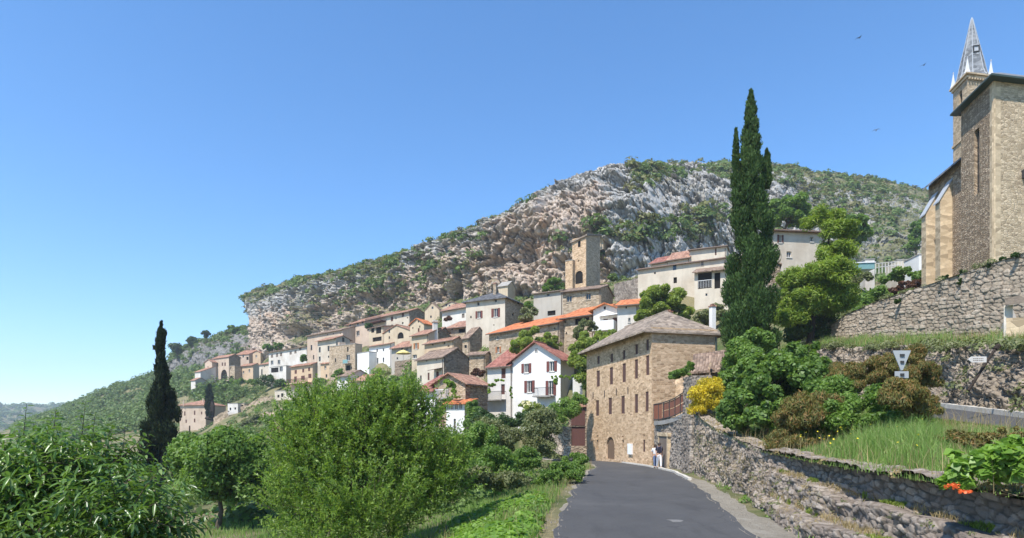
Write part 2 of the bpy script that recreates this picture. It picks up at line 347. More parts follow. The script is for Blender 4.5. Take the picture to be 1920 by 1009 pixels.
        for h in hs:
            x0, x1, z0, z1, d = h; c = [(x0, z0), (x1, z0), (x1, z1), (x0, z1)]
            for k in range(4):
                (p, q), (p2, q2) = c[k], c[(k+1) % 4]
                mb.face([s.Q(face, p, q), s.Q(face, p2, q2), s.Q(face, p2, q2, -d-.03), s.Q(face, p, q, -d-.03)], [(p, q), (p2, q2), (p2+.2, q2+.2), (p+.2, q+.2)])
    def L3(s, u, v, z): p = s.C+s.a*u+s.b*v; return np.array([p[0], p[1], z])
    def finish(s):
        wa, wb, ze, zb, pt, o, og, k = s.wa, s.wb, s.ze, s.zb-s.deep, s.pitch, s.o, s.og, s.kind
        mbA, mbB = MB(), MB(); far = MB()
        s.wallgrid(mbA, 'A', wa, ze); s.wallgrid(mbB, 'B', wb, ze)
        for P0, u in s.fill: mbA.face(P0, u)
        mbA.face([s.L3(wa, 0, zb), s.L3(wa, wb, zb), s.L3(wa, wb, ze), s.L3(wa, 0, ze)])
        mbA.face([s.L3(0, wb, zb), s.L3(0, wb, ze), s.L3(wa, wb, ze), s.L3(wa, wb, zb)])
        P = []
        def uvA(p): return [(float((q-s.C)@s.a), q[2]) for q in p]
        def uvB(p): return [(float((q-s.C)@s.b)+40, q[2]) for q in p]
        if k == 'ga':
            zr = ze+pt*wb/2
            for u, mb in ((0, mbB), (wa, mbA)): p = [s.L3(u, 0, ze), s.L3(u, wb, ze), s.L3(u, wb/2, zr)]; mb.face(p, uvB(p))
            P = [[s.L3(-og, -o, ze-pt*o), s.L3(wa+og, -o, ze-pt*o), s.L3(wa+og, wb/2, zr), s.L3(-og, wb/2, zr)],
                 [s.L3(wa+og, wb+o, ze-pt*o), s.L3(-og, wb+o, ze-pt*o), s.L3(-og, wb/2, zr), s.L3(wa+og, wb/2, zr)]]
        elif k == 'gb':
            zr = ze+pt*wa/2
            for v in (0, wb): p = [s.L3(0, v, ze), s.L3(wa, v, ze), s.L3(wa/2, v, zr)]; mbA.face(p, uvA(p))
            P = [[s.L3(-o, -og, ze-pt*o), s.L3(-o, wb+og, ze-pt*o), s.L3(wa/2, wb+og, zr), s.L3(wa/2, -og, zr)],
                 [s.L3(wa+o, wb+og, ze-pt*o), s.L3(wa+o, -og, ze-pt*o), s.L3(wa/2, -og, zr), s.L3(wa/2, wb+og, zr)]]
        elif k == 'hip':
            if wa >= wb: h = wb/2; r0, r1 = (h, h), (wa-h, h); zr = ze+pt*h
            else: h = wa/2; r0, r1 = (h, h), (h, wb-h); zr = ze+pt*h
            e = [(-og, -o), (wa+og, -o), (wa+og, wb+o), (-og, wb+o)]; zz = ze-pt*o; E = [s.L3(*q, zz) for q in e]; A0, A1 = s.L3(*r0, zr), s.L3(*r1, zr)
            P = [[E[0], E[1], A1, A0], [E[1], E[2], A1], [E[2], E[3], A0, A1], [E[3], E[0], A0]] if wa >= wb else [[E[0], E[1], A0], [E[1], E[2], A1, A0], [E[2], E[3], A1], [E[3], E[0], A0, A1]]
        elif k == 'shedA':
            zr = ze+pt*wb
            for u, mb in ((0, mbB), (wa, mbA)): p = [s.L3(u, 0, ze), s.L3(u, wb, ze), s.L3(u, wb, zr)]; mb.face(p, uvB(p))
            mbA.face([s.L3(0, wb, ze), s.L3(0, wb, zr), s.L3(wa, wb, zr), s.L3(wa, wb, ze)])
            P = [[s.L3(-og, -o, ze-pt*o), s.L3(wa+og, -o, ze-pt*o), s.L3(wa+og, wb+og, zr+pt*og), s.L3(-og, wb+og, zr+pt*og)]]
        elif k == 'shedB':      # pitch>0: rises to the left from corner C; pitch<0: falls
            zr = ze+pt*wa
            if pt > 0:
                for v in (0, wb): p = [s.L3(0, v, ze), s.L3(wa, v, ze), s.L3(wa, v, zr)]; mbA.face(p, uvA(p))
                mbA.face([s.L3(wa, 0, ze), s.L3(wa, wb, ze), s.L3(wa, wb, zr), s.L3(wa, 0, zr)])
            P = [[s.L3(-o, -og, ze-pt*o), s.L3(-o, wb+og, ze-pt*o), s.L3(wa+o, wb+og, zr+pt*o), s.L3(wa+o, -og, zr+pt*o)]]
        elif k == 'flat':
            P = [[s.L3(-.05, -.05, ze), s.L3(wa+.05, -.05, ze), s.L3(wa+.05, wb+.05, ze), s.L3(-.05, wb+.05, ze)]]
        mats = [M[s.wallm], M[s.bwall or s.wallm]]  # face B material; on some houses darker, the side's shade in its colour
        V = mbA.v+mbB.v; Fs = mbA.f+[[i+len(mbA.v) for i in f] for f in mbB.f]
        s.wallo = npmesh('wall', np.array(V), Fs, None, s.root, None, np.array(mbA.uv+mbB.uv), mats=mats, mi=[0]*len(mbA.f)+[1]*len(mbB.f))
        rb = MB(); tk = .13
        for poly in P:
            up = np.cross(poly[1]-poly[0], poly[2]-poly[0])
            if up[2] < 0: poly = poly[::-1]
            poly = [p+np.array([0, 0, .02+tk]) for p in poly]; low = [p-np.array([0, 0, tk]) for p in poly]
            n = np.cross(poly[1]-poly[0], poly[2]-poly[0]); n /= np.linalg.norm(n)
            t = np.cross([0, 0, 1.], n); t = t/np.linalg.norm(t) if np.linalg.norm(t) > 1e-4 else s.a; v = np.cross(n, t)
            rb.face(poly, [(float(p@t), float(p@v)) for p in poly]); rb.face(low[::-1])
            for i in range(len(poly)): j = (i+1) % len(poly); rb.face([poly[i], low[i], low[j], poly[j]])
        s.roof = rb.build('roof', M[s.roofm] if k != 'flat' else M['concrete'], s.root)
        if k in ('ga', 'shedA') and s.C[1] < 135 and s.root['category'] == 'house':
            mb = MB(); p = s.L3(-og, -o-.09, ze-pt*o-.02); mb.box(p, s.a*(wa+2*og), s.b*.10, np.array([0,0,.11])); mb.build('gutter', M['gutter'], s.roof)
            mb = MB(); q = s.Q('A', .16, 0, .07); mb.tube([np.array([q[0], q[1], ze-.25]), np.array([q[0], q[1], s.zb])], .05, 5); mb.build('downpipe', M['gutter'], s.root)
        if k in ('ga', 'gb', 'hip') and (wa > 5):
            a0, a1 = {'ga': lambda: (s.L3(-og, wb/2, zr), s.L3(wa+og, wb/2, zr)), 'gb': lambda: (s.L3(wa/2, -og, zr), s.L3(wa/2, wb+og, zr)), 'hip': lambda: (A0, A1)}[k]()
            mb = MB(); mb.tube([a0+np.array([0,0,.14]), a1+np.array([0,0,.14])], .12, 6); mb.build('ridge_tiles', M[s.roofm], s.roof)
        return s
    def chimney(s, px, py_top, w, h, Y=None, m='white', cap=True):
        Y = Y or s.C[1]+s.b[1]*s.wb*.5; p = at(px, py_top, Y); W = w/F*Y; H = h/F*Y; ang = math.atan2(s.a[1], s.a[0]); mb = MB()
        mb.cbox(p-np.array([0, 0, H/2+.3]), W, W*.8, H+.6, ang)
        o = mb.build('chimney', M[m], s.roof)
        if cap:
            mb = MB(); mb.cbox(p+np.array([0, 0, .06]), W*1.25, W*1.05, .1, ang); mb.cbox(p+np.array([0, 0, .17]), W*.7, W*.6, .13, ang); mb.build('chimney_cap', M['tile'], s.roof)
    def slab(s, name, face, px0, px1, py, thick, out, m='concrete'):
        t0, z, _ = s.sz(face, px0, py); t1, _, _ = s.sz(face, px1, py); mb = MB(); s.slabbox(mb, face, min(t0, t1), max(t0, t1), z-thick, z, .003, out); return mb.build(name, M[m], s.root)
    def rail(s, face, px0, px1, py, h, out, m='iron', step=.14):
        t0, z, _ = s.sz(face, px0, py); t1, _, _ = s.sz(face, px1, py); t0, t1 = sorted((t0, t1)); mb = MB(); q = out-.05
        s.slabbox(mb, face, t0, t1, z+h, z+h+.05, q-.02, q+.03)
        for t in np.arange(t0, t1+.01, step): s.slabbox(mb, face, t, t+.025, z+.002, z+h, q-.01, q+.015)
        for t in (t0, t1-.04): s.slabbox(mb, face, t, t+.04, z+h, z+h+.05, .003, q-.02)
        return mb.build('railing', M[m], s.root)
# ---------------------------------------------------------------- the houses of the village
HS = []
def H(*a, wins=(), winsB=(), **k):
    h = House(*a, **k)
    for q in wins: h.win('A', *q)
    for q in winsB: h.win('B', *q)
    h.finish(); HS.append(h); return h

# the big stone building on the bend of the road
mill = House('large three storey honey stone building with rows of brown shutters on the road bend', 1222, 41, 76, 1100, 868, 613, r=1345, roof='hip', pitch=.60, wall='honey', roofm='lauze', shut='shutdark', o=.75, og=.28, frame='framestone', name='stone_building', cat='building', deep=2)
for px, py, w, h in ((1122,671,4.4,21),(1147,667,4.6,22),(1170,661,4.8,23),(1193.5,651,5,25),(1214,643,5,27)): mill.win('A', px, py+4, w, h-6, 's')
for px, py, w, h in ((1121.5,710,6.2,30),(1146,705,6.4,32),(1170,699,6.6,35),(1193,692,6.2,36),(1214,685,6.2,37),(1120,765,6,29),(1144,761.5,6.4,31),(1168,759,6.6,33),(1193,756.5,6.4,35),(1213,753,6.2,37)): mill.win('A', px, py, w, h, 's')
mill.win('A', 1144.5, 840, 15, 42, 'A'); mill.win('A', 1120, 833, 3.4, 17, 'h'); mill.win('A', 1168, 833, 3.4, 17, 'h'); mill.win('A', 1207.5, 836, 4, 23, 's')
for px, py in ((1120,817.5),(1167.5,818.5),(1207.5,816)): mill.win('A', px, py, 2.6, 3, 'h')
mill.finish()
for px, py in ((1112.5,742),(1134,738.5),(1156,735),(1178,732.5)):
    mb = MB(); t, z, Y = mill.sz('A', px, py); mill.slabbox(mb, 'A', t-.03, t+.03, z-.28, z+.28, .003, .05); mb.build('wall_anchor', M['iron'], mill.root)
t, z, Y = mill.sz('A', 1183, 842); mb = MB(); mill.slabbox(mb, 'A', t-.32, t+.32, z-.4, z+.4, .003, .14); mb.build('meter_cabinet', M['metalwhite'], mill.root)
t, z, Y = mill.sz('A', 1144.5, 838); mb = MB(); rr = .55*1.15
def arcpts(rad): return [mill.Q('A', t+rad*math.cos(q), z+.30+rad*1.15*math.sin(q), .02) for q in np.linspace(0, math.pi, 13)]
mill.chimney(1253.5, 587, 11, 16, 46); mill.chimney(1336, 576, 10, 34, 45)
mb = MB(); mb.tube([mill.pt('B', 1341, 632, .09), mill.pt('B', 1341, 850, .09)], .05, 6); mb.build('downpipe', M['greenpaint'], mill.root)
# lean-to porch at its right end
h = H('small lean-to with a brown tile roof against the end wall of the stone building', 1297, 37.2, 5, 1294.5, 790, 700, r=None, wb=2.6, roof='flat', wall='tan', name='lean_to', cat='lean-to', ctrl=False, deep=1)
for o in list(h.root.children): bpy.data.objects.remove(o)
mb = MB(); A_, B_ = at(1296, 697, 36.6), at(1358, 692, 36.6); C_, D_ = at(1366, 655, 39.6), at(1300, 664, 39.6)
for dz in (0,):
    mb.face([A_, B_, C_, D_], [(0,0),(3,0),(3,2.6),(0,2.6)]); lo = [p-np.array([0,0,.14]) for p in (A_, B_, C_, D_)]; mb.face(lo[::-1])
    for i in range(4): j = (i+1) % 4; q = (A_, B_, C_, D_); mb.face([q[i], lo[i], lo[j], q[j]])
mb.build('roof', M['tilebrown'], h.root)
mb = MB(); mb.box(at(1300, 800, 37.4), at(1356, 800, 37.4)-at(1300, 800, 37.4), np.array([0, .3, 0]), np.array([0, 0, 3.45])); mb.build('wall', M['brown'], h.root)
mb = MB(); mb.cbox(at(1299, 735, 36.9), .32, .32, 2.5); mb.build('pillar', M['tan'], h.root)

H('brown metal garage shed wedged against the left end of the stone building', 1101, 57.2, 14, 1067, 850, 763, wb=4, roof='shedA', pitch=.12, wall='brown', roofm='tile', name='garage_shed', cat='shed', og=.1, o=.25,
  wins=[(1084,818,26,36,'D','shut'), (1084,781,26,34,'D','shut'), ])
# white house and its neighbours
W = H('white gabled house with dark red shutters and a red tile roof', 1051, 65, 33, 961, 772, 672, r=1077, roof='gb', pitch=.62, wall='white', roofm='tilered', shut='shutred', o=.65, og=.5, wb=None, walls='cream',  # side wall cream instead of white: its shade put into the colour
  wins=[(987,690.5,17,17,'o'), (1034.7,687,18,19,'o'), (993,725,18,22,'o'), (1033,727.5,18,27,'o'), (1005.6,656.6,5.5,8,'d'), (984.5,752,1.6,4,'h')])
W.slab('balcony', 'A', 1007, 1041, 743, .16, 1.1); W.rail('A', 1008, 1041, 743, .85, 1.05)
h = H('pale grey low wing with one brown shuttered window, left of the white gabled house', 961.0, 68.4, 38, 914, 790, 684, wb=6, roof='shedA', pitch=.42, wall='white2', roofm='tilered', shut='shut', og=.05,
  wins=[(944,700,8,19,'s'), (943,730,7,19,'D','shut')])
h.slab('balcony', 'A', 914.5, 949, 750, .14, .9); h.rail('A', 915, 949, 750, .9, .88); h.win
h = H('stone gabled house with a vine covered balcony and a shaded side wall', 872.7, 62, 32, 815, 815, 718, r=914.5, roof='gb', pitch=.50, wall='tan', roofm='tile', walls='brown', o=.5, og=.4,  # brown stone on the side carries that wall's shade
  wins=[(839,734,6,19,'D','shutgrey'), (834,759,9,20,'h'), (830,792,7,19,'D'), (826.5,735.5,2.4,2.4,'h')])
h.slab('balcony', 'A', 824, 849, 747, .15, .9); h.rail('A', 825, 849, 747, .85, .85, 'metalwhite')
h = H('low white annex with a band of small paned windows and an orange tile edge', 871, 59.6, 20, 837, 812, 757, wb=2.6, roof='shedA', pitch=.18, wall='white', roofm='tileorange', walls='tan', og=.3, name='annex', cat='annex',
  wins=[(852.6,794,4,17,'D','shutgrey'), (841,762,6,13,'d'), (848,762,6,13,'d'), (856,762,6,13,'d'), (864,761,6,13,'d')])
H('white windowless house end with a red tile roof behind the almond tree', 815, 63.5, 30, 776, 805, 733, wb=5, roof='shedA', pitch=.42, wall='white', roofm='tilered', og=.05)
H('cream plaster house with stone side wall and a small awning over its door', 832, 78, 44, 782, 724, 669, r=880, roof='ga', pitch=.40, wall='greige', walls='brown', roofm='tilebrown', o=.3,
  wins=[(803.6,706,3.4,14,'s'), (789,710,3,12,'p'), (820,704,5.4,15,'D','shut'), (800,677,2,2.5,'p'), (818,675,2,2.5,'p')])
h = HS[-1]; a = h.pt('A', 814, 693, .02); b = h.pt('A', 830, 690, .02); mb = MB(); n = h.fr('A')[2]*1.1; mb.box(a, b-a, n+np.array([0,0,-.25]), np.array([0, 0, .07])); mb.build('awning', M['shut'], h.root)
H('small stone house with a brown tile roof under the dark gable', 910, 80, 25, 879.5, 712, 664, r=919, roof='ga', pitch=.36, wall='tan', roofm='tilebrown', o=.25)
H('shade-dark stone gable end rising behind the small stone house', 881, 88, 42, 867, 668, 633, r=916, roof='ga', pitch=.62, wall='tan', walls='brown', roofm='tilebrown', o=.2, og=.1, wins=[(873,650,4.5,6,'p')])  # gable face browner than the front, shade painted into its stone
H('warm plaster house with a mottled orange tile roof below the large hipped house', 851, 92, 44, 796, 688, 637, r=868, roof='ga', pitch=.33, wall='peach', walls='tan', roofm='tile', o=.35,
  wins=[(816,663,5.4,9,'d'), (806,666,1.8,2,'p'), (841,649,4,2.6,'p'), (833,643.5,3,5,'p'), (811,646,3,4,'p')])
H('narrow tan house with orange shutters above the yellow parasol', 803, 98, 38, 772, 690, 626, wb=5.5, roof='ga', pitch=.32, wall='sand', roofm='tile', shut='shutorange', o=.35,
  wins=[(780.6,649,9,11,'o'), (777.5,668.6,8,7,'d')])
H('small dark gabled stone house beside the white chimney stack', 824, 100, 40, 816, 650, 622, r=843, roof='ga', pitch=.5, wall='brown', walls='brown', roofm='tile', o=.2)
mb = MB(); mb.cbox(at(815.7, 632, 99.5), .75, .6, 5.6, .4); o = mb.build('chimney_stack', M['white2']); tag(o, 'tall white square chimney stack standing between two tile roofs', 'chimney')
mb = MB(); mb.cbox(at(815.7, 604.5, 99.5), .95, .8, .12, .4); mb.build('chimney_cap', M['tile'], o, o['org'])
H('small stone house with a wide dark opening under a red tile edge', 874, 102, 30, 838, 634, 612, wb=4, roof='shedA', pitch=.3, wall='tan', roofm='tile', o=.5, wins=[(866,620,13,7,'h'), (848,617,2,4,'p')])
H('white house with a dusky pink roof left of the large hipped house', 876, 112, 38, 829, 616, 575, wb=6, roof='ga', pitch=.36, wall='white2', roofm='tile', o=.5, wins=[(868.5,592,5,8,'D','shutgrey'), (841,581.5,3,3.5,'p'), (858,578,2.6,3,'p'), (838,596,2.6,5,'p')])
H('small stone gable with two little windows behind the white house', 864, 119, 25, 829.5, 590, 571, wb=5, roof='gb', pitch=.36, wall='sand', roofm='tilebrown', o=.3, wins=[(837,572,2.4,4,'p'), (843,574,2.2,4,'p')])
h = H('large pale house with a dark hipped slate roof and brown shutters', 947, 88, 28, 873.5, 636, 557, r=985, roof='hip', pitch=.50, wall='greige', walls='tan', roofm='slate', o=.5, og=.5, shut='shutred',  # right side in darker tan, colouring in its shade
  wins=[(898.3,590,12,13,'o'), (929.5,586.5,15,16,'o'), (883,594.5,2.6,4.5,'p'), (897,570,4,6,'p'), (929.5,564,4,5,'p'), (926,609.5,1.8,2.4,'h'), (890,615,1.8,2.4,'h')], winsB=[(971.5,568,3,3,'p'), (962,590,4,4,'p')])
h.chimney(928.5, 533, 6, 14, 91, 'tan')
H('pale stone hut roof against the rock behind the dark hipped roof', 952, 124, 30, 935, 556, 535, r=966, roof='ga', pitch=.5, wall='sand', roofm='concrete', o=.25, name='stone_hut', cat='hut', ctrl=False)
H('long stone house with a bright orange roof and orange shutters', 1049, 72, 46, 917, 672, 604, wb=5, roof='shedA', pitch=.27, wall='tan', walls='tan', roofm='tileorange', o=.45, shut='shutorange',
  wins=[(934.5,656,9,11,'o'), (933,633,3,7,'d'), (1040,616,2.6,4,'p'), (963,650,2.4,4,'p'), (1008,622,2.4,3.4,'p')])
H('stone house with a bright orange roof and a wide dark loggia', 1113, 70, 38, 1049, 660, 589, wb=5, roof='shedA', pitch=.27, wall='tan', roofm='tileorange', o=.5, wins=[(1091,602,27,12,'h'), (1060,604,2.6,4.5,'p'), (1062,625,2.6,4.5,'p')])
h = H('white and grey gabled house with an orange roof and a small awning', 1157, 66.5, 24, 1112.5, 640, 578, wb=6, roof='gb', pitch=.40, wall='white2', roofm='tileorange', o=.5, og=.45, shut='shut',
  wins=[(1135.5,604,8.5,12,'s'), (1153,601,9,11,'s'), (1134,577.5,3,5,'h'), ])
a = h.pt('A', 1124, 593, .02); b = h.pt('A', 1162, 588, .02); mb = MB(); n = h.fr('A')[2]*.9; mb.box(a, b-a, n+np.array([0,0,-.2]), np.array([0, 0, .1])); mb.build('awning', M['metalwhite'], h.root)
h.slab('terrace_wall', 'A', 1113, 1157, 607, 1.1, 1.6, 'white')
H('pale grey house end with an orange roof left of the round lime tree', 1197, 64.4, 22, 1157.5, 640, 570, wb=6, roof='ga', pitch=.36, wall='white2', roofm='tileorange', o=.5, og=.2, wins=[(1174,576.5,3,4,'h'), (1180,600,4,8,'d')])
H('grey plastered stone house with a low dark opening, below the bell tower', 1055, 87, 30, 1000.5, 608, 545, wb=7, roof='shedA', pitch=.14, wall='grey', roofm='tilebrown', o=.3, wins=[(1034,587,15,9,'h'), (1028,553.5,5,4,'p')])
H('stone house with two dark windows and a brown tile roof below the bell tower', 1127, 84, 26, 1055, 605, 540, r=1149, roof='ga', pitch=.22, wall='tan', roofm='tilebrown', o=.45, frame='framestone', wins=[(1067,560.5,10,12,'d'), (1103,556,9.5,12,'d')])
# old bell tower under the cliff
t = H('old square bell tower of orange tan stone built against the cliff', 1099, 112, 34, 1073, 560, 443, r=1125, roof='shedB', pitch=-.02, wall='honey', walls='tan', roofm='concrete', o=.1, og=.1, name='bell_tower', cat='tower', wins=[(1086,457,5,13,'a'), (1085,489,2,3,'h'), (1085.7,520,14,24,'a')])  # right face in duller tan than the lit front, its shade as colour
bpy.data.objects.remove(t.roof); mb = MB(); q = [t.L3(-.3, -.3, t.ze+.3), t.L3(t.wa+.3, -.3, t.ze-.55), t.L3(t.wa+.3, t.wb+.3, t.ze+1.2), t.L3(-.3, t.wb+.3, t.ze+2.1)]
lo = [p-np.array([0,0,.3]) for p in q]; mb.face(q[::-1]); mb.face(lo)
for i in range(4): j = (i+1) % 4; mb.face([q[i], q[j], lo[j], lo[i]])
mb.build('roof', M['lauze'], t.root)
mb = MB(); p = [t.L3(0, 0, t.ze-.1), t.L3(0, t.wb, t.ze-.1), t.L3(0, t.wb, t.ze+1.8), t.L3(0, 0, t.ze+.02)]; mb.face(p, [(0,0),(t.wb,0),(t.wb,1.8),(0,.1)]); mb.face([t.L3(.3,0,t.ze-.1), t.L3(.3,0,t.ze+.02), t.L3(.3,t.wb,t.ze+1.8), t.L3(.3,t.wb,t.ze-.1)]); mb.build('upper_wall', M['tan'], t.root)
H('lower nave of the old church beside the bell tower', 1073.5, 112.6, 34, 1060, 560, 488, wb=4, roof='flat', wall='honey', name='church_nave', cat='church', wins=[(1070.5,497,1.8,2.6,'h')])
H('ruined tan wall high up against the cliff behind the bell tower', 1131, 124, 34, 1122, 445, 425, r=1139, roof='flat', wall='sand', name='ruined_wall', cat='ruin', ctrl=False, deep=2.5, wins=[(1127,430,1.6,2.4,'h')])
# long pale building left of the big cypress
h = H('long pale rendered building with stained walls left of the tall cypress', 1362, 77, 30, 1196, 578, 484, wb=6, roof='shedA', pitch=.10, wall='cream', roofm='tile', o=.3, frame='framestone',
  wins=[(1265,500.5,5.5,11,'p'), (1266,525.5,6.5,11,'h'), (1228,512,3.4,4,'p'), (1317,495,5,9,'d')])
h = H('loggia wing with a wide open balcony under a brown tile roof', 1366, 74.5, 26, 1302, 585, 504, wb=2.6, roof='shedA', pitch=.26, wall='greige', walls='cream', roofm='tilebrown', o=.6, name='loggia_wing', cat='house wing',
  wins=[(1321.5,526,26,30,'h'), (1345,526,11,30,'h'), (1324.5,552.5,3.6,4.6,'p')])
h.rail('A', 1309, 1334.5, 541, .95, .06, 'metalwhite', .2)
H('pale upper house block with a flat brown roof edge behind the long building', 1362, 86, 24, 1293, 500, 462, wb=5, roof='shedA', pitch=.08, wall='greige', roofm='tilebrown', o=.35, wins=[(1342,472,3,13,'s')])
H('low house roof of brown tiles behind the long pale building', 1293, 88, 32, 1252, 500, 482, wb=6, roof='ga', pitch=.42, wall='cream', roofm='tile', o=.4)
H('low house with a red tile roof at the left end of the long building', 1254, 90, 36, 1220, 505, 489, wb=6, roof='ga', pitch=.36, wall='cream', roofm='tilered', o=.4)
# houses right of the cypress
h = H('beige house with a pink tile edge right of the tall cypress', 1545, 62, -7, 1445, 535, 438, wb=6, roof='shedA', pitch=.05, wall='greige', roofm='tile', o=.4, shut='shut', wins=[(1463,448,10,14,'o'), (1479.5,477,9,11,'d'), (1522,449,6,9,'d')])
H('small brown lean-to under the beige house right of the cypress', 1462, 59.5, 20, 1441, 530, 496, wb=2.3, roof='shedB', pitch=.5, wall='brown', roofm='tilebrown', o=.2, name='lean_to', cat='lean-to', ctrl=False)
# left part of the village
H('long pinkish row house with a brown tile roof under the cliff', 724, 142, 44, 649.5, 640, 592.5, wb=8, roof='ga', pitch=.30, wall='pink', roofm='tile', o=.6,
  wins=[(656.6,609.5,2.6,5,'p'), (671,607.5,2.6,5,'p'), (656.5,627,6,9,'d'), (671,625,6,9,'d'), (690,618,3,6,'p'), (680,604,3,5,'p')])
h = HS[-1]; h.slab('balcony', 'A', 694, 724, 608, .2, 1.6, 'shut'); h.rail('A', 694, 724, 608, 1., 1.5)
H('cream end house of the row with a side wall in painted shade', 768.5, 134, 42, 724.5, 634, 583.5, r=797, roof='ga', pitch=.28, wall='cream', walls='brown', roofm='tile', o=.5, wins=[(735,598,4,9,'s'), (742.5,597,2,3.4,'p'), (755.5,590,4,8,'s'), (764,596,2.4,2.4,'p'), (735,610,2.4,3,'p'), (755,606,3,4,'p')])  # brown side material stands in for the shade on this gable
H('stone balcony house with two open loggias below the pinkish row', 719.5, 126, 40, 692, 668, 612, wb=3, roof='shedA', pitch=.12, wall='sand', roofm='tile', o=.3, wins=[(710,619,9,12,'h'), (699,618,5,11,'h'), (707,636,17,8,'h')])
H('stone gabled barn with a wide arched opening', 768.5, 120, 34, 719.5, 664, 619, wb=7, roof='gb', pitch=.36, wall='sand', roofm='tile', o=.35, wins=[(751,629,11.5,12,'a'), (730,621,2.4,6,'p'), (730,633,2.4,5,'p')])
H('orange stone gable house with a bright orange roof', 795, 112, 30, 768.7, 640, 606.5, r=814, roof='gb', pitch=.62, wall='sand', walls='pink', roofm='tileorange', o=.3, og=.25, wins=[(774,615,2,3.4,'p'), (787,612.5,2,4,'p'), (785,619,3,7,'s'), (784.5,603,1.6,3,'h')])
H('tall rounded stone gable standing against the rock', 824, 126, 22, 796.5, 612, 581, r=830, roof='gb', pitch=.9, wall='sand', roofm='tilebrown', o=.1, og=.1, wins=[(811,577,3,4,'p'), (808,594,3,4.5,'p')])
H('bright white house with four small windows above the almond tree', 733.6, 122, 42, 692, 708, 644, wb=6, roof='ga', pitch=.24, wall='white', roofm='tile', o=.4, wins=[(707,657.5,2.6,6,'p'), (719,656,2.6,6,'p'), (708,677,2.8,12,'p'), (719,675,2.8,9,'p')])
H('low white garage block left of the bright white house', 692, 124, 42, 670, 708, 660, wb=5, roof='flat', wall='white', wins=[])
H('grey house with layered pink roofs and washing under the eave', 772, 112, 36, 734, 700, 649, wb=6, roof='ga', pitch=.34, wall='grey', roofm='tile', o=.5, wins=[(745,672,2.6,4,'p'), (754,654,3,5,'p'), (748,686,2,10,'p'), (763,655,5,6,'d')])
H('tan stone tower house with a flat top and a turquoise balcony', 666, 128, 33, 617.5, 712, 645, r=679, roof='flat', wall='tan', walls='sand', wins=[(652,655,2.8,9,'p'), (652.5,671,7,11,'d'), (652.5,690,8.5,10,'h'), (629,675.5,2.4,7,'p'), (659,690,2,4,'p')])
h = HS[-1]; h.slab('balcony', 'A', 647, 659, 682, .15, .9); 
t0, z, Y = h.sz('A', 653, 680); mb = MB(); h.slabbox(mb, 'A', t0-.75, t0+.75, z-.2, z+.55, .85, .9); mb.build('balcony_screen', M['turq'], h.root)
mb = MB(); p = h.L3(h.wa*.62, .8, h.ze); mb.cbox(p+np.array([0,0,.4]), 1.4, 1.2, .8, .6); o = mb.build('rooftop_shed', M['pink'], h.root)
H('cream house with a pink tile roof and four dark windows', 630, 140, 40, 595.5, 690, 634, r=656, roof='ga', pitch=.26, wall='cream', walls='grey', roofm='tile', o=.7, wins=[(599.5,656,3.4,10,'p'), (616,653.5,3.6,10,'p'), (599.5,673,3.4,9,'p'), (616,669,2.6,4,'p')], winsB=[(643.5,637,4,8,'p')])  # grey side render is the cream wall with shade coloured in
H('long house with a brown roof stepped behind the cream house', 643, 149, 40, 576, 692, 618, wb=7, roof='ga', pitch=.24, wall='pink', roofm='tilebrown', o=.5, wins=[(638,625,2.4,2.4,'p'), (625,626,2,3,'p'), (614,628,2,3,'p'), (584,652,3,10,'p'), (588,670,2.4,8,'p')])
H('long grey white house with a row of shutters and a jutting balcony room', 575, 166, 40, 504, 720, 650, r=583, roof='ga', pitch=.16, wall='white2', walls='grey', roofm='tilebrown', o=.5, shut='shutgrey',
  wins=[(510,668,4,6,'s'), (519.5,666,4,7,'s'), (527,664.5,4,7,'s'), (545,662,4,6,'s'), (554,660,4,6,'s'), (510,680,5,8,'d'), (523,679,5,8,'d'), (563,654,4,6,'s')])
H('white balcony room jutting below the grey white house', 536.5, 158, 35, 506, 722, 686, r=551, roof='flat', wall='white2', walls='grey', name='balcony_room', cat='house', wins=[(515,694,14,9,'h'), (527,692,6,9,'d')])  # grey side is the white wall with its shade coloured in
H('peach orange house with rows of brown shutters on the garden slope', 586, 145, 40, 545.5, 742, 683, r=602, roof='ga', pitch=.26, wall='peach', walls='sand', roofm='tile', o=.5, shut='shut', wins=[(554.5,697.5,4,7,'s'), (568.5,695,3.6,7,'s'), (579.6,692.5,3.8,7,'s'), (554,711,5,10,'s'), (568,708.5,7,8,'s'), (581,705,6,8,'s')])
h = HS[-1]; h.slab('balcony', 'A', 546, 585, 720, .2, 1.3, 'peach'); h.rail('A', 546, 585, 720, 1., 1.25, 'shut')
H('small peach house with a red roof next to the peach orange house', 619, 141, 32, 601, 722, 681, wb=6, roof='ga', pitch=.26, wall='peach', roofm='tile', o=.3, wins=[(610,689,4,5.5,'d'), (612,705,3,6,'p')])
H('low pale blue white house with a brown roof below the tan tower house', 655, 115, 40, 632, 745, 704, wb=5, roof='ga', pitch=.34, wall='white2', roofm='tilebrown', o=.4, wins=[(644,718,4.5,8,'d')])
H('low house with a brown tile roof half hidden by the almond tree', 688, 112, 40, 659, 745, 713, wb=5, roof='ga', pitch=.34, wall='pink', roofm='tile', o=.4)
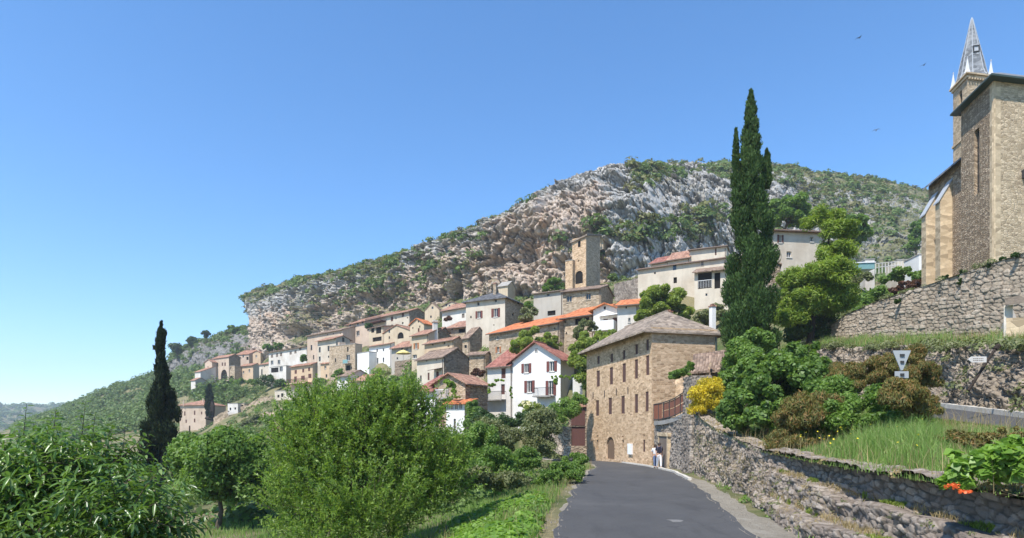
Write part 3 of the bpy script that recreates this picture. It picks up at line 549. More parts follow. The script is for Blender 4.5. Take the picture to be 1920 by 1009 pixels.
# far left end
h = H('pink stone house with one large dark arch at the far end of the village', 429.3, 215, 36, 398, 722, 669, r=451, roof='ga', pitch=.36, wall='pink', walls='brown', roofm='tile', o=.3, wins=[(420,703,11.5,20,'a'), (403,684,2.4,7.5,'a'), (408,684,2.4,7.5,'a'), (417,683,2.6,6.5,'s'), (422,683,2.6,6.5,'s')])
H('small square stone turret with an arch beside the pink arched house', 440, 206, 30, 430.5, 722, 686, wb=4, roof='flat', wall='tan', name='stone_turret', cat='turret', wins=[(433.6,709,6,9,'a'), (432.5,690,1.6,5,'p')])
H('pale pink gable house with three small windows at the far end of the village', 397.5, 218, 26, 384, 722, 679, wb=6, roof='gb', pitch=.5, wall='pink', roofm='tile', o=.3, wins=[(390,689,1.8,4,'p'), (387,701,1.8,5,'p'), (390.5,700.5,1.8,5,'p'), (394,700,1.8,5,'p')])
H('small white cottage with a sloping roof at the far left of the village', 376, 214, 30, 365.5, 726, 697, wb=6, roof='shedA', pitch=.3, wall='white2', roofm='tile', o=.3)
H('lowest white cottage with a grey side wall at the far left', 366.5, 204, 30, 358, 734, 713, r=386, roof='ga', pitch=.36, wall='white2', walls='grey', roofm='tile', o=.3)
H('red roofed pink house behind the arched house at the far end', 467, 226, 20, 443, 700, 664, wb=8, roof='ga', pitch=.34, wall='pink', roofm='tile', o=.3, wins=[(456,668,2.6,5,'p'), (464,672,4,6,'h')])
H('little orange gable with one window above the tan cottage', 488.5, 224, 16, 474, 690, 661.5, r=495, roof='gb', pitch=.42, wall='peach', roofm='tile', o=.4, wins=[(480.5,668,3,4,'d')])
H('orange tan house with two windows and a brown roof at the far end', 474.5, 205, 32, 451, 722, 684.5, r=489, roof='ga', pitch=.3, wall='peach', walls='grey', roofm='tile', o=.5, wins=[(456.5,698,3,5,'d'), (467.5,695,3,5,'d')])
H('narrow pale house squeezed left of the grey white house', 505, 190, 36, 486, 724, 682, wb=6, roof='ga', pitch=.24, wall='greige', roofm='tile', o=.4, wins=[(491,698,2.6,11,'p'), (496,687,1.8,3,'p')])
h = H('lone square pinkish house with a tile roof on the slope below the village', 385.7, 160, 12, 337, 812, 759, wb=8, roof='hip', pitch=.34, wall='pink', roofm='tile', o=.5, shut='shut', wins=[(346.5,775.5,2.4,8,'s'), (365,774,2.6,8,'s'), (378,774.5,2.4,5,'s'), (365,788.5,2.6,7,'s'), (349,790,2.4,6,'s')])
h.chimney(344, 750, 1.6, 8, 161, 'pink', False); h.chimney(381, 747, 1.6, 8, 163, 'pink', False)
H('small pale garden shed with a flat white roof on the terraced slope', 446, 150, 12, 427, 776, 757, wb=4, roof='flat', wall='white2', name='garden_shed', cat='shed', wins=[(432,767,3,5,'h'), (441,766,3,4,'h')])
H('open brown lean-to next to the pale garden shed', 458, 151, 12, 447, 772, 757.5, wb=3, roof='flat', wall='sand', name='lean_to', cat='lean-to', wins=[(453,764,7,9,'h')])
H('low ruined pale wall with openings on the garden slope', 552, 138, 18, 515, 752, 733, wb=1.5, roof='flat', wall='greige', name='ruined_wall', cat='ruin', wins=[(529,741,4,7,'h'), (538,739,2.4,6,'h'), (543,739,2.4,6,'h'), (522,743,4,5,'h')])
h = H('dark green shelter with a tile roof below the garden terraces', 545, 74, 8, 511, 842, 809, wb=3, roof='shedA', pitch=.2, wall='greenpaint', roofm='tile', o=.5, name='garden_shelter', cat='shelter', wins=[(520,828,10,18,'h')])
t0, z, Y = h.sz('A', 533, 828); mb = MB(); h.slabbox(mb, 'A', t0-.5, t0+.5, z-.9, z+.9, .01, .1); mb.build('blue_panel', M['turq'], h.root)
# ---------------------------------------------------------------- ground sheet
def pxs(l): return [tuple(at(*q)) for q in l]
ROAD = np.array([  # left x, left y, right x, right y, z
 (.8,-12,4.6,-12,0),(.8,4,4.6,4,0),(.75,9,4.7,9,0),(.85,11.6,4.85,11.6,0),(1.4,16.1,5.8,16.1,-.05),(2.0,20,6.7,20,-.10),(2.9,25,7.7,25.4,-.18),(4.3,33,9.0,33,-.34),(5.6,39,9.15,38.6,-.47),(6.15,43.5,8.75,44,-.58),(5.5,49,7.9,50,-.70),(3.6,55,6.3,56,-.82),(.5,61,3.6,63,-.95),(-8,70,-5,73,-1.2)])
for l in ROAD: CTRL += [(l[0], l[1], l[4]), (l[2], l[3], l[4]), ((l[0]+l[2])/2, (l[1]+l[3])/2, l[4])]
CTRL += [(-1,12,-.35),(-2.5,12,-.8),(-1,7,-.4),(-6,14,-1.6),(-10,22,-1.95),(-10,14,-1.9),(-5,6,-1.2),(-10,6,-1.9),(-20,10,-2.5),(-1,25,-.9),(1,32,-.9),(-6,30,-1.9),(-14,30,-1.95),(-5,20,-1.7),(-20,40,-2),(1,46,-1.2),(-8,50,-1.8),(-25,60,-1.8),(-45,90,-2.2),(-60,120,-1.0),
 (-10,-15,-1.5),(-40,0,-5),(12,0,0),(12,12,0),(14,25,.5),(30,0,3),(13,33,1.5),(16,45,3.5),(22,45,6),(28,40,8),(45,36,9.0),(60,20,9),(60,60,12),(24,50,7.5),(2,60,-.6),(10,60,.2)]
CTRL += pxs([(180,748,350),(230,720,330),(280,705,305),(330,704,275),(390,694,252),(450,680,240),(300,740,230),(380,728,212),(240,775,260),(330,790,175),(420,760,175),(470,745,175),(420,800,120),(480,825,95),(400,850,80),(560,840,80),(620,800,90),(700,760,90),(560,770,120),(470,780,140),(330,840,130),(715,738,112),(690,735,112),(745,728,103),(660,745,112),(200,820,180),(250,850,100),(100,840,150),(-300,860,120)])
CTRL += [(-160,500,8),(-330,480,8),(-150,180,-6),(-260,260,-9),(-300,500,-10),(-500,520,-12),(-560,720,-12),(-900,700,-12),(-400,800,-8),(-200,700,0),(-620,1150,22),(-1130,1300,46),(-900,1300,45),(-700,1300,46),(-1700,1300,46),(-500,1350,44),(0,1400,50),(900,1400,60),(2500,1400,60),(0,2600,50),(-3000,2600,50),(3000,2600,60)]
CLB = np.array([(455,640,232),(540,634,212),(640,608,190),(760,575,168),(850,562,150),(950,550,136),(1010,545,130),(1060,536,126),(1130,525,128),(1200,512,128),(1300,478,142),(1400,470,152),(1500,482,158),(1620,503,165),(1740,510,165),(1900,505,165),(2200,510,170)], float)
CTRL += pxs([(q[0], q[1]+6, q[2]) for q in CLB]); CTRL += pxs([(q[0], q[1]-25, q[2]+60) for q in CLB])
CTRL += pxs([(1640,515,120),(1700,520,120),(1560,525,110),(1640,560,80),(1700,560,80),(1500,560,75),(1900,540,110)])
CTRL = np.array(CTRL)
def q2(x, y):
    yy = np.maximum(y, -14)+18.; return np.stack([x/yy*2.2, np.log(yy)], -1)
_c = q2(CTRL[:,0], CTRL[:,1]); _d = np.linalg.norm(_c[:,None]-_c[None], axis=-1)
_n = len(_c); _A = np.zeros((_n+3, _n+3)); _A[:_n,:_n] = _d-np.eye(_n)*.025; _A[:_n,_n] = 1; _A[:_n,_n+1:] = _c; _A[_n:,:_n] = _A[:_n,_n:].T
_w = np.linalg.solve(_A, np.concatenate([CTRL[:,2], [0,0,0]]))
RC = np.stack([(ROAD[:,0]+ROAD[:,2])/2, (ROAD[:,1]+ROAD[:,3])/2, ROAD[:,4], np.hypot(ROAD[:,2]-ROAD[:,0], ROAD[:,3]-ROAD[:,1])/2], -1)
def road_d(x, y):
    best = np.full(x.shape, 1e9); z = np.zeros(x.shape); hw = np.ones(x.shape)
    for a, b in zip(RC[:-1], RC[1:]):
        d = b[:2]-a[:2]; t = np.clip(((x-a[0])*d[0]+(y-a[1])*d[1])/(d@d), 0, 1); e = np.hypot(x-a[0]-t*d[0], y-a[1]-t*d[1])
        k = e < best; best = np.where(k, e, best); z = np.where(k, a[2]+t*(b[2]-a[2]), z); hw = np.where(k, a[3]+t*(b[3]-a[3]), hw)
    return best-hw, z
def gz(x, y, rough=True):
    x, y = np.asarray(x, float), np.asarray(y, float); sh = x.shape; x, y = x.ravel(), y.ravel(); q = q2(x, y); out = np.empty(len(x))
    for i in range(0, len(x), 20000):
        s = slice(i, i+20000); out[s] = np.linalg.norm(q[s][:,None]-_c[None], axis=-1)@_w[:_n]+_w[_n]+q[s]@_w[_n+1:]
    if rough:
        k = np.clip((np.hypot(x, y)-6)/60, .08, 1); out += k*(fbm(x/9, y/9, 0*x, 3, 5)*.9+fbm(x/2.2, y/2.2, 0*x, 3, 9)*.3)
        far = np.clip((y-500)/300, 0, 1); out += far*np.abs(vn(x/11, y/11, 0*x, 3))*7+far*vn(x/40, y/40, 0*x, 4)*5
    e, rz = road_d(x, y); k = np.clip(e/2.2, 0, 1); k = k*k*(3-2*k); out = out*k+(rz-.06)*(1-k)
    return out.reshape(sh)
def gzs(x, y): return float(gz(np.array([x]), np.array([y]))[0])
def gridfaces(nr, ncn):
    i = np.arange(nr*ncn).reshape(nr, ncn); return np.stack([i[:-1,:-1], i[:-1,1:], i[1:,1:], i[1:,:-1]], -1).reshape(-1, 4)
ys = np.concatenate([np.linspace(-16, -2, 8), np.exp(np.linspace(np.log(18.2), np.log(3000), 340))-18]); us = np.sinh(np.linspace(-2.3, 2.3, 330))/2.9
GX = us[None,:]*(np.maximum(ys[:,None], 0)+16); GY = np.repeat(ys[:,None], len(us), 1); GZ = gz(GX, GY)
def groundmat(name, green, dark, dry, soil, sc1=.12, bsc=6, dryness=.5, rocky=False):
    m, nt, o = newmat(name); tc = nd(nt, 'TexCoord').outputs['Object']
    n1 = noise(nt, tc, sc1, 6, .65); n2 = noise(nt, tc, sc1*6, 5, .7); n3 = noise(nt, tc, bsc, 5, .75); n4 = noise(nt, mapping(nt, tc, (1,1,1), (0,0,1)), sc1*.8, 4, .6)
    c = mix(nt, ramp(nt, n2, [(.35, 0.), (.65, 1.)]), green, dark); c = mix(nt, ramp(nt, n1, [(dryness-.04, 0.), (dryness+.10, .9)]), c, dry)
    c = mix(nt, ramp(nt, n4, [(.58, 0.), (.68, .8)]), c, soil); c = mix(nt, ramp(nt, n3, [(.3, 0.), (.75, .6)]), c, sc(dark, .6))
    bsdf(nt, o, c, .97, bump(nt, n3, .8, .12), .1); return m
M['ground'] = groundmat('grassy_hillside', (.095,.125,.038), (.05,.08,.024), (.27,.225,.13), (.34,.27,.175), .12, 6, .45)
M['turf'] = groundmat('roadside_turf', (.10,.145,.042), (.06,.095,.03), (.25,.21,.115), (.27,.21,.14), .35, 14, .52)
tag(npmesh('ground', np.stack([GX, GY, GZ], -1).reshape(-1, 3), gridfaces(len(ys), len(us)), M['ground'], None, (0,0,0), smooth=True), kind='structure')

# ---------------------------------------------------------------- road, shoulder, kerb
def resample(P, n):
    P = np.asarray(P, float); t = np.concatenate([[0], np.cumsum(np.linalg.norm(np.diff(P[:,:3], axis=0), axis=1))]); t /= t[-1]; s = np.linspace(0, 1, n)
    Q = np.stack([np.interp(s, t, P[:,k]) for k in range(P.shape[1])], -1)
    for _ in range(max(2, n//28)): Q[1:-1] = .25*Q[:-2]+.5*Q[1:-1]+.25*Q[2:]
    return Q
def loft(name, A, B, n, m, mt, disp=None, parent=None, org=None, raw=False, usz=None):
    A = resample(A, n) if not raw else A; B = resample(B, n) if not raw else B
    t = np.linspace(0, 1, m)[:,None,None]; Pn = A[None]*(1-t)+B[None]*t
    du = np.gradient(Pn, axis=1); dv = np.gradient(Pn, axis=0); nrm = np.cross(du, dv); nrm /= np.linalg.norm(nrm, axis=-1, keepdims=True)+1e-9
    U = np.cumsum(np.linalg.norm(du, axis=-1), axis=1); Vv = np.cumsum(np.linalg.norm(dv, axis=-1), axis=0)
    if disp is not None: Pn = Pn+nrm*disp(U, Vv, Pn, t[:,:,0]*np.ones_like(U))[...,None]
    f = gridfaces(m, n); uv = np.stack([U, Vv], -1).reshape(-1, 2)[f.ravel()]
    return npmesh(name, Pn.reshape(-1, 3), f, mt, parent, org if org is not None or parent else (0,0,0), uv, True), Pn
def asphalt():
    m, nt, o = newmat('worn_asphalt'); tc = nd(nt, 'TexCoord').outputs['Object']
    n1 = noise(nt, tc, .5, 5, .7); n2 = noise(nt, tc, 40, 4, .8); n3 = noise(nt, mapping(nt, tc, (1.6,.35,1), (0,0,-.25)), .9, 5, .65)
    c = mix(nt, ramp(nt, n1, [(.35, 0.), (.7, 1.)]), (.053,.052,.052), (.074,.072,.070)); c = mix(nt, ramp(nt, n3, [(.55, 0.), (.68, .6)]), c, (.040,.039,.038))
    c = mix(nt, ramp(nt, noise(nt, tc, .16, 5, .7), [(.54, 0.), (.66, .5)]), c, (.10,.097,.092)); c = mix(nt, ramp(nt, n2, [(.45, 0.), (.8, .6)]), c, (.13,.128,.125))
    v = nd(nt, 'TexVoronoi', {'Vector': nd(nt, 'VectorMath', {0: tc, 1: noise(nt, tc, 1.4, 4, .6, 1)}, operation='ADD').outputs[0], 'Scale': .33}, feature='DISTANCE_TO_EDGE').outputs[0]
    c = mix(nt, nd(nt, 'Math', {0: ramp(nt, v, [(0, .8), (.012, 0.)]), 1: ramp(nt, n1, [(.45, 0.), (.6, 1.)])}, operation='MULTIPLY').outputs[0], c, (.035,.035,.037))
    bsdf(nt, o, c, .82, bump(nt, n2, .5, .012), .3); return m
M['asphalt'] = asphalt()
EL, ER = ROAD[:,[0,1,4]].copy(), ROAD[:,[2,3,4]].copy()
EL, ER = resample(EL, 160), resample(ER, 160)
EL[:,0] += fbm(EL[:,1]*.8, 0*EL[:,1], 0*EL[:,1], 3, 31)*.22; ER[:,0] += fbm(ER[:,1]*.8, 0*ER[:,1], 0*ER[:,1], 3, 37)*.12
o, RP = loft('road', EL, ER, 160, 14, M['asphalt'], lambda U, V, P, t: .05*(1-(2*t-1)**2)+fbm(P[...,0]*.5, P[...,1]*.5, 0*t, 3, 3)*.015, raw=True); tag(o, kind='structure')
# pale patch and a few loose stones in the carriageway
mb = MB(); c = at(1265, 970, 14.1); k = np.argmin(np.hypot(RP[...,0]-c[0], RP[...,1]-c[1])); zc = RP.reshape(-1, 3)[k, 2]+.006
pts = [np.array([c[0]+.16*math.cos(q)*(1+.45*math.sin(3*q+1)), c[1]+.26*math.sin(q)*(1+.3*math.cos(2*q)), zc]) for q in np.linspace(0, 2*math.pi, 15)[:-1]]
mb.face(pts); tag(mb.build('road_patch', M['patch']), kind='structure')
M['gravel'] = groundmat('dusty_gravel', (.40,.36,.29), (.30,.265,.21), (.44,.40,.33), (.26,.23,.18), 1.1, 22, .55)
def shoulder(E, sgn, w0, seed):
    o2 = E.copy(); wv = w0+fbm(E[:,1]*.6, 0*E[:,1], 0*E[:,1], 3, seed)*.35; o2[:,0] += sgn*wv; o2[:,2] -= .06; i2 = E.copy(); i2[:,0] -= sgn*.12; i2[:,2] -= .008; E2 = o2
    return i2, E2
a, b = shoulder(ER, 1, 1.5, 41); tag(loft('right_verge', a, b, 160, 5, M['gravel'], lambda U, V, P, t: .03*t+fbm(P[...,0]*3, P[...,1]*3, 0*t, 3, 8)*.03*t, raw=True)[0], kind='structure')
a, b = shoulder(EL, -1, .22, 43); tag(loft('left_verge', b, a, 160, 5, M['gravel'], lambda U, V, P, t: .02*(1-t)+fbm(P[...,0]*3, P[...,1]*3, 0*t, 3, 8)*.03*(1-t), raw=True)[0], kind='structure')
rgs = np.random.default_rng(3); GV = MB()
for E_, sg in ((ER, 1), (EL, -1)):
    for _ in range(420):
        i = rgs.integers(8, 120); p = E_[i]+np.array([sg*(rgs.random()**2*1.1-.12), rgs.normal()*.15, .0]); r = .008+.02*rgs.random()**2; a = rgs.random(3)*2
        q = [p+np.array([r*math.cos(a[0]+k*2.1)*1.2, r*math.sin(a[0]+k*2.1), .0]) for k in range(3)]; tp = p+np.array([0, 0, r*1.3+.015])
        for k in range(3): GV.face([q[k], q[(k+1) % 3], tp])
tag(GV.build('loose_gravel', M['grit'], None, (0,0,0)), kind='stuff')
k = (ER[:,1] > 26) & (ER[:,1] < 58); mb = MB(); E = ER[k]
for i in range(0, len(E)-1, 2):
    p, q = E[i], E[min(i+2, len(E)-1)]; d = (q-p)*.97; n = np.array([d[1], -d[0], 0])/np.linalg.norm(d[:2])*.16; mb.box(p+np.array([.03,0,-.15]), d, n, np.array([0,0,.24]))
tag(mb.build('kerb', M['kerb']), kind='structure')

# ---------------------------------------------------------------- the terraces on the right
WB = [(5.2,-6,1.35),(5.3,2,1.38),(5.6,7.5,1.40),(6.35,13,1.43),(7.3,17.5,1.5),(8.15,21,1.75),(8.95,26,2.2),(9.6,31,3.0)]
Wt = [(5.85,-6,1.35),(5.95,2,1.38),(6.2,7.5,1.40),(6.85,13,1.43),(7.5,17.5,1.5),(8.15,21,1.75),(8.95,26,2.2),(9.6,31,3.0)]
R1 = [(8.0,-2,1.6),(9.6,7,1.85),(11.8,13.5,2.14),(14.3,20,2.5),(16.0,25.5,2.8),(17.5,30,3.1),(19,36,3.6),(21,44,4.4)]
R2 = [(10.2,1,1.65),(12,9.5,1.95),(14.4,16.5,2.45),(16.4,23,3.02),(17.8,28.5,3.2),(18.9,33,3.5),(20.3,38.5,4.0),(22,46,4.8)]
K1 = [(12.5,2,4.0),(14.2,10.5,4.3),(16.6,19,4.8),(19.3,27,5.9),(20.1,32.5,6.6),(20.2,36.5,7.1),(20.8,42,7.7),(22.2,50,8.5)]
U0 = [(22.7,4,5.0),(22.7,15,5.5),(22.7,26,6.25),(22.8,32,7.0),(22.5,36,7.6),(22.5,40,8.2),(23.0,44,8.6),(24,52,9.0)]
U1 = [(23,4,10.0),(23,15,10.0),(23,26,10.02),(23,32,10.05),(22.8,36,10.05),(22.8,40,9.9),(23.1,43.5,9.3),(24.1,52,9.2)]
def stonedisp(su, sv, d, seed, rough=.02, wp=1., st=None):
    def f(U, V, P, t):
        wu, wv = U+fbm(U*1.3, V*1.3, 0*U, 3, seed)*.16*wp, V+fbm(U*1.1, V*1.1, 0*U+5, 3, seed)*.14*wp
        e, r = worley(wu/su, wv/sv, seed); e = np.clip(e/.3, 0, 1); f.e, f.r = e, r; big = fbm(U/2.5, V/2.5, 0*U, 3, seed+2)*.12
        return (np.clip(e*2.1, 0, 1)**.7-1)*d+(r-.5)*d*1.1+fbm(U*6, V*6, 0*U, 3, seed+4)*rough+big*np.minimum(1, 4*t*(1.05-t)+.2)
    return f
def stoneattr(o, f):
    for nm, q in (('edge', f.e), ('cell', f.r)): a = o.data.attributes.new(nm, 'FLOAT', 'POINT'); a.data.foreach_set('value', q.astype(np.float32).ravel())
lens = [np.array(q, float) for q in (Wt, R1, R2, K1, U0, U1)]
base = np.array(WB); base[:,0] -= .18; base[:,2] = gz(base[:,0], base[:,1], False)-.35
def drymat(name, tones, gap, far=None, y0=15., y1=22.):
    m, nt, o = newmat(name); tc = nd(nt, 'TexCoord').outputs['Object']; cell = nd(nt, 'Attribute', attribute_name='cell').outputs['Fac']; ed = nd(nt, 'Attribute', attribute_name='edge').outputs['Fac']
    n1 = noise(nt, tc, .7, 5, .65); n2 = noise(nt, tc, 9, 6, .75); n3 = noise(nt, tc, 2.3, 5, .7)
    def pal(t): return ramp(nt, cell, [(0, t[0]), (.3, t[1]), (.65, t[2]), (1, t[3])])
    c = pal(tones)
    if far:
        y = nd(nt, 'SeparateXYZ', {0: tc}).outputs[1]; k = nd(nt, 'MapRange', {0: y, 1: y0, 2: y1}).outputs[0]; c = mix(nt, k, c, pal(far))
    c = mix(nt, ramp(nt, n2, [(.32, 0.), (.75, .7)]), c, sc(tones[0], .55)); c = mix(nt, ramp(nt, n1, [(.46, 0.), (.66, .6)]), c, sc(tones[1], .62)); c = mix(nt, ramp(nt, n3, [(.6, 0.), (.72, .5)]), c, (.45,.42,.37))
    c = mix(nt, ramp(nt, noise(nt, tc, 3.1, 5, .7), [(.60, 0.), (.70, .6)]), c, (.13,.125,.06)); c = mix(nt, ramp(nt, ed, [(0, .9), (.45, .55), (.8, 0.)]), c, gap)
    bsdf(nt, o, c, .95, bump(nt, nd(nt, 'Math', {0: n2, 1: n3}, operation='ADD').outputs[0], .8, .04), .15); return m
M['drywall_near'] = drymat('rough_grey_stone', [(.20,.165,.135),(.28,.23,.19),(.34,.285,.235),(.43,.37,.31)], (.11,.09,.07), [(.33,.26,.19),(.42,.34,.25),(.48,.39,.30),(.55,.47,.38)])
M['dryterrace'] = drymat('coursed_terrace_stone', [(.37,.295,.215),(.46,.375,.28),(.51,.425,.325),(.58,.49,.385)], (.17,.135,.105))
M['annexstone'] = drymat('rough_annex_stone', [(.24,.205,.175),(.33,.28,.235),(.40,.34,.28),(.48,.42,.35)], (.12,.10,.08))
fd = stonedisp(.22, .115, .06, 11, .055, 1.3)
W_o, WP = loft('retaining_wall', base, lens[0], 1300, 110, M['drywall_near'], lambda U, V, P, t: -fd(U, V, P, t)-fbm(U/.9, V/.5, 0*U, 4, 13)*.16+np.interp(P[...,1], [11,18], [1,0])*(.3*np.tanh((t-.40+.10*fbm(U/2.2, 0*U, 0*U, 2, 17))/.03)+.3*np.tanh((t-.72+.10*fbm(U/2.2, 0*U, 0*U+3, 2, 18))/.03)+.6*(.56-t))*.9); stoneattr(W_o, fd)
tag(W_o, 'rough dry stone retaining wall along the right side of the road', 'wall')
Wr = resample(lens[0], 300); R1r, R2r, K1r, U0r, U1r = (resample(q, 300) for q in lens[1:])
TUFT = lambda a, s: (lambda U, V, P, t: fbm(P[...,0]*.7, P[...,1]*.7, 0*t, 4, s)*a*np.minimum(1, 6*t*(1-t)+.1))
W2 = Wr.copy(); W2[:,2] -= .04; W2[:,0] -= .06
mid = Wr*.55+R1r*.45; mid[:,2] += .12
cap = Wr.copy(); cap[:,0] += .45
fd = stonedisp(.35, .3, .06, 19, .03); o, _ = loft('wall_coping', resample(W2, 900), resample(cap, 900), 900, 16, M['drywall_near'], lambda U, V, P, t: -fd(U, V, P, t)*.8-.07+fbm(U/1.5, V, 0*U, 3, 23)*.07, raw=True); stoneattr(o, fd); o.parent = W_o; o['org'] = (0,0,0)
o, BK = loft('grass_bank', W2, R1r+np.array([-.05,0,-.03]), 300, 60, M['turf'], lambda U, V, P, t: -np.abs(TUFT(.2, 21)(U, V, P, t))*np.minimum(1, t*4)+.10*np.minimum(1, (1-t)*3)*np.minimum(1, t*3), raw=True); tag(o, kind='structure')
tag(loft('upper_road', R1r+np.array([0,0,.0]), R2r, 300, 10, M['asphalt'], None, raw=True)[0], kind='structure')
mb = MB()
for i in range(10, 296, 3):
    p, q = R2r[i], R2r[i+3]; d = (q-p)*.985; mb.box(p+np.array([-.05,0,-.1]), d, np.array([.3,.02,0]), np.array([0,0,.25]))
tag(mb.build('upper_kerb', M['kerb']), kind='structure')
def rockmat():
    m, nt, o = newmat('rubble_rock_bank'); tc = nd(nt, 'TexCoord').outputs['Object']
    n = noise(nt, tc, .5, 6, .7); n2 = noise(nt, tc, 4, 6, .75); v = nd(nt, 'TexVoronoi', {'Vector': tc, 'Scale': 2.6}, feature='DISTANCE_TO_EDGE').outputs[0]
    c = ramp(nt, n2, [(.25, (.15,.12,.095)), (.5, (.34,.28,.215)), (.75, (.52,.45,.36))]); c = mix(nt, ramp(nt, n, [(.45, 0.), (.6, .7)]), c, (.25,.205,.15)); c = mix(nt, ramp(nt, v, [(0, .8), (.07, 0.)]), c, (.07,.055,.045))
    h = nd(nt, 'Math', {0: n2, 1: ramp(nt, v, [(0, 0.), (.2, 1.)])}, operation='ADD').outputs[0]; bsdf(nt, o, c, .95, bump(nt, h, 1, .1), .15); return m
M['rubble'] = rockmat()
def rubdisp(U, V, P, t):
    e, r = worley((U+fbm(U, V, 0*U, 3, 57)*.3)/.42, (V+fbm(U, V, 0*U+4, 3, 58)*.25)/.26, 51); return -(np.clip(e/.2, 0, 1)*.10+r*.16+fbm(U*1.4, V*1.4, 0*U, 4, 53)*.30*np.minimum(1, 5*t*(1-t)+.15)+fbm(U*.35, V*.5, 0*U, 3, 55)*.45*np.minimum(1, 5*t*(1-t)))
o, RB = loft('rock_bank', R2r+np.array([.2,0,-.1]), K1r, 560, 70, M['rubble'], rubdisp) ; tag(o, kind='structure')
tag(loft('grass_ledge', K1r+np.array([-.1,0,-.06]), U0r+np.array([.3,0,.02]), 300, 24, M['turf'], lambda U, V, P, t: np.abs(TUFT(.3, 61)(U, V, P, t)), raw=True)[0], kind='structure')
fd = stonedisp(.50, .20, .06, 71, .025, .6); U_o, UP = loft('stone_terrace_wall', U0r+np.array([0,0,-.4]), U1r, 1100, 120, M['dryterrace'], lambda U, V, P, t: -fd(U, V, P, t)); stoneattr(U_o, fd)
tag(U_o, 'high dry stone terrace wall holding up the church yard', 'wall')
U1b = U1r.copy(); U1b[:,0] += 55; U1b[:,2] += .3; bk = U1r.copy(); bk[:,0] -= .05; bk[:,2] -= .03
tag(loft('churchyard', bk, U1b, 300, 30, M['turf'], TUFT(.2, 81), raw=True)[0], kind='structure')
# roadside annex with a door, below the balcony, and the stone pier
CT = np.array([9.55, 31.0]); CE = np.array([9.86, 40.85])
pb = [(9.55,31,-.6),(9.75,35,-.7),(9.86,40.9,-.8)]; ptp = [(9.62,31,2.7),(9.8,35,2.75),(9.9,40.9,2.8)]
AN = empty('stone_annex', (9.8,36,-.5), 'low stone annex wall with a grey wooden door below the curved balcony', 'wall')
fd = stonedisp(.32, .17, .06, 91, .02); o, _ = loft('wall', pb, ptp, 300, 110, M['annexstone'], lambda U, V, P, t: -fd(U, V, P, t), AN); stoneattr(o, fd)
mb = MB(); mb.face([np.array(q) for q in ((9.62,31,2.7),(9.9,40.9,2.8),(14.8,42,2.8),(14.8,31,2.9))]); mb.build('terrace_floor', M['concrete'], AN)
def wy(px): return cross_ray(np.array([9.80, 36., 0]), np.array([.03, 1., 0]), px)+36
y0, y1 = wy(1241), wy(1255.5); zt = EYE+(HY-818)/F*(y0+y1)/2; xm = 9.80-.02
mb = MB(); mb.box((xm-.1, y1+.1, -.7), (.12,0,0), (0, y0-y1-.2, 0), (0,0,zt+.7)); d = mb.build('door', M['shutgrey'], AN)
mb = MB(); mb.box((xm-.16, y1-.25, zt+.003), (.24,0,0), (0, y0-y1+.5, 0), (0,0,.22)); mb.box((xm-.13, y1-.16, -.7), (.2,0,0), (0,.25,0), (0,0,zt+.7)); mb.box((xm-.13, y0-.09, -.7), (.2,0,0), (0,.25,0), (0,0,zt+.7)); mb.build('door_frame', M['ashlar'], AN)
PR = MB()
pp = [(9.6,31.3,-.6),(9.6,31.3,5.4)]
fd = stonedisp(.34, .17, .06, 95, .02); o, _ = loft('stone_pier', [(9.38,32.6,-.7),(9.40,31.0,-.7),(10.5,30.6,-.7)], [(9.48,32.5,4.9),(9.5,31.1,4.9),(10.5,30.8,4.9)], 90, 150, M['annexstone'], lambda U, V, P, t: -fd(U, V, P, t)); stoneattr(o, fd); tag(o, 'tall rough stone pier at the corner where the roadside wall ends', 'pier')
# curved balcony with red brown screens
BA = empty('balcony', (9.8,36,2.2), 'curved balcony with red brown screens over the roadside annex', 'balcony')
BC = resample([tuple(at(1226,789,40.2)), tuple(at(1240,788.5,38.2)), tuple(at(1262,783,35.6)), tuple(at(1278,775,33.6)), tuple(at(1290,768,32.3))], 26)
mb = MB()
for p, q in zip(BC[:-1], BC[1:]): mb.box(p-np.array([0,0,.28]), q-p, np.array([.9,0,0]), np.array([0,0,.26]))
mb.build('slab', M['concrete'], BA); mb = MB(); m2 = MB()
for i, (p, q) in enumerate(zip(BC[:-1], BC[1:])):
    mb.tube([p+np.array([0,0,1.12]), q+np.array([0,0,1.12])], .035, 6); mb.tube([p+np.array([0,0,.08]), q+np.array([0,0,.08])], .03, 6)
    if i % 4 == 0: mb.tube([p, p+np.array([0,0,1.12])], .03, 6)
    if i > 6:
        for z0, z1 in ((.12,.56),(.62,1.06)): m2.box(p+np.array([.02,0,z0]), q-p, np.array([.02,0,0]), np.array([0,0,z1-z0]))
    else:
        for k in range(3): m2.tube([p+(q-p)*k/3+np.array([0,0,.1]), p+(q-p)*k/3+np.array([0,0,1.1])], .014, 5)
mb.build('railing', M['iron'], BA); m2.build('screen', M['reed'], BA)
# overgrown wall stub behind the balcony
o, _ = loft('broken_wall', [(11.2,40.2,2.7),(12.3,38.2,2.7),(12.3,36.4,2.7)], [(11.2,40.2,5.6),(12.3,38.2,5.0),(12.3,36.4,6.3)], 60, 50, M['honey'], lambda U, V, P, t: fbm(U*2, V*2, 0*U, 3, 99)*.12); tag(o, 'broken honey stone wall stub behind the curved balcony', 'wall')
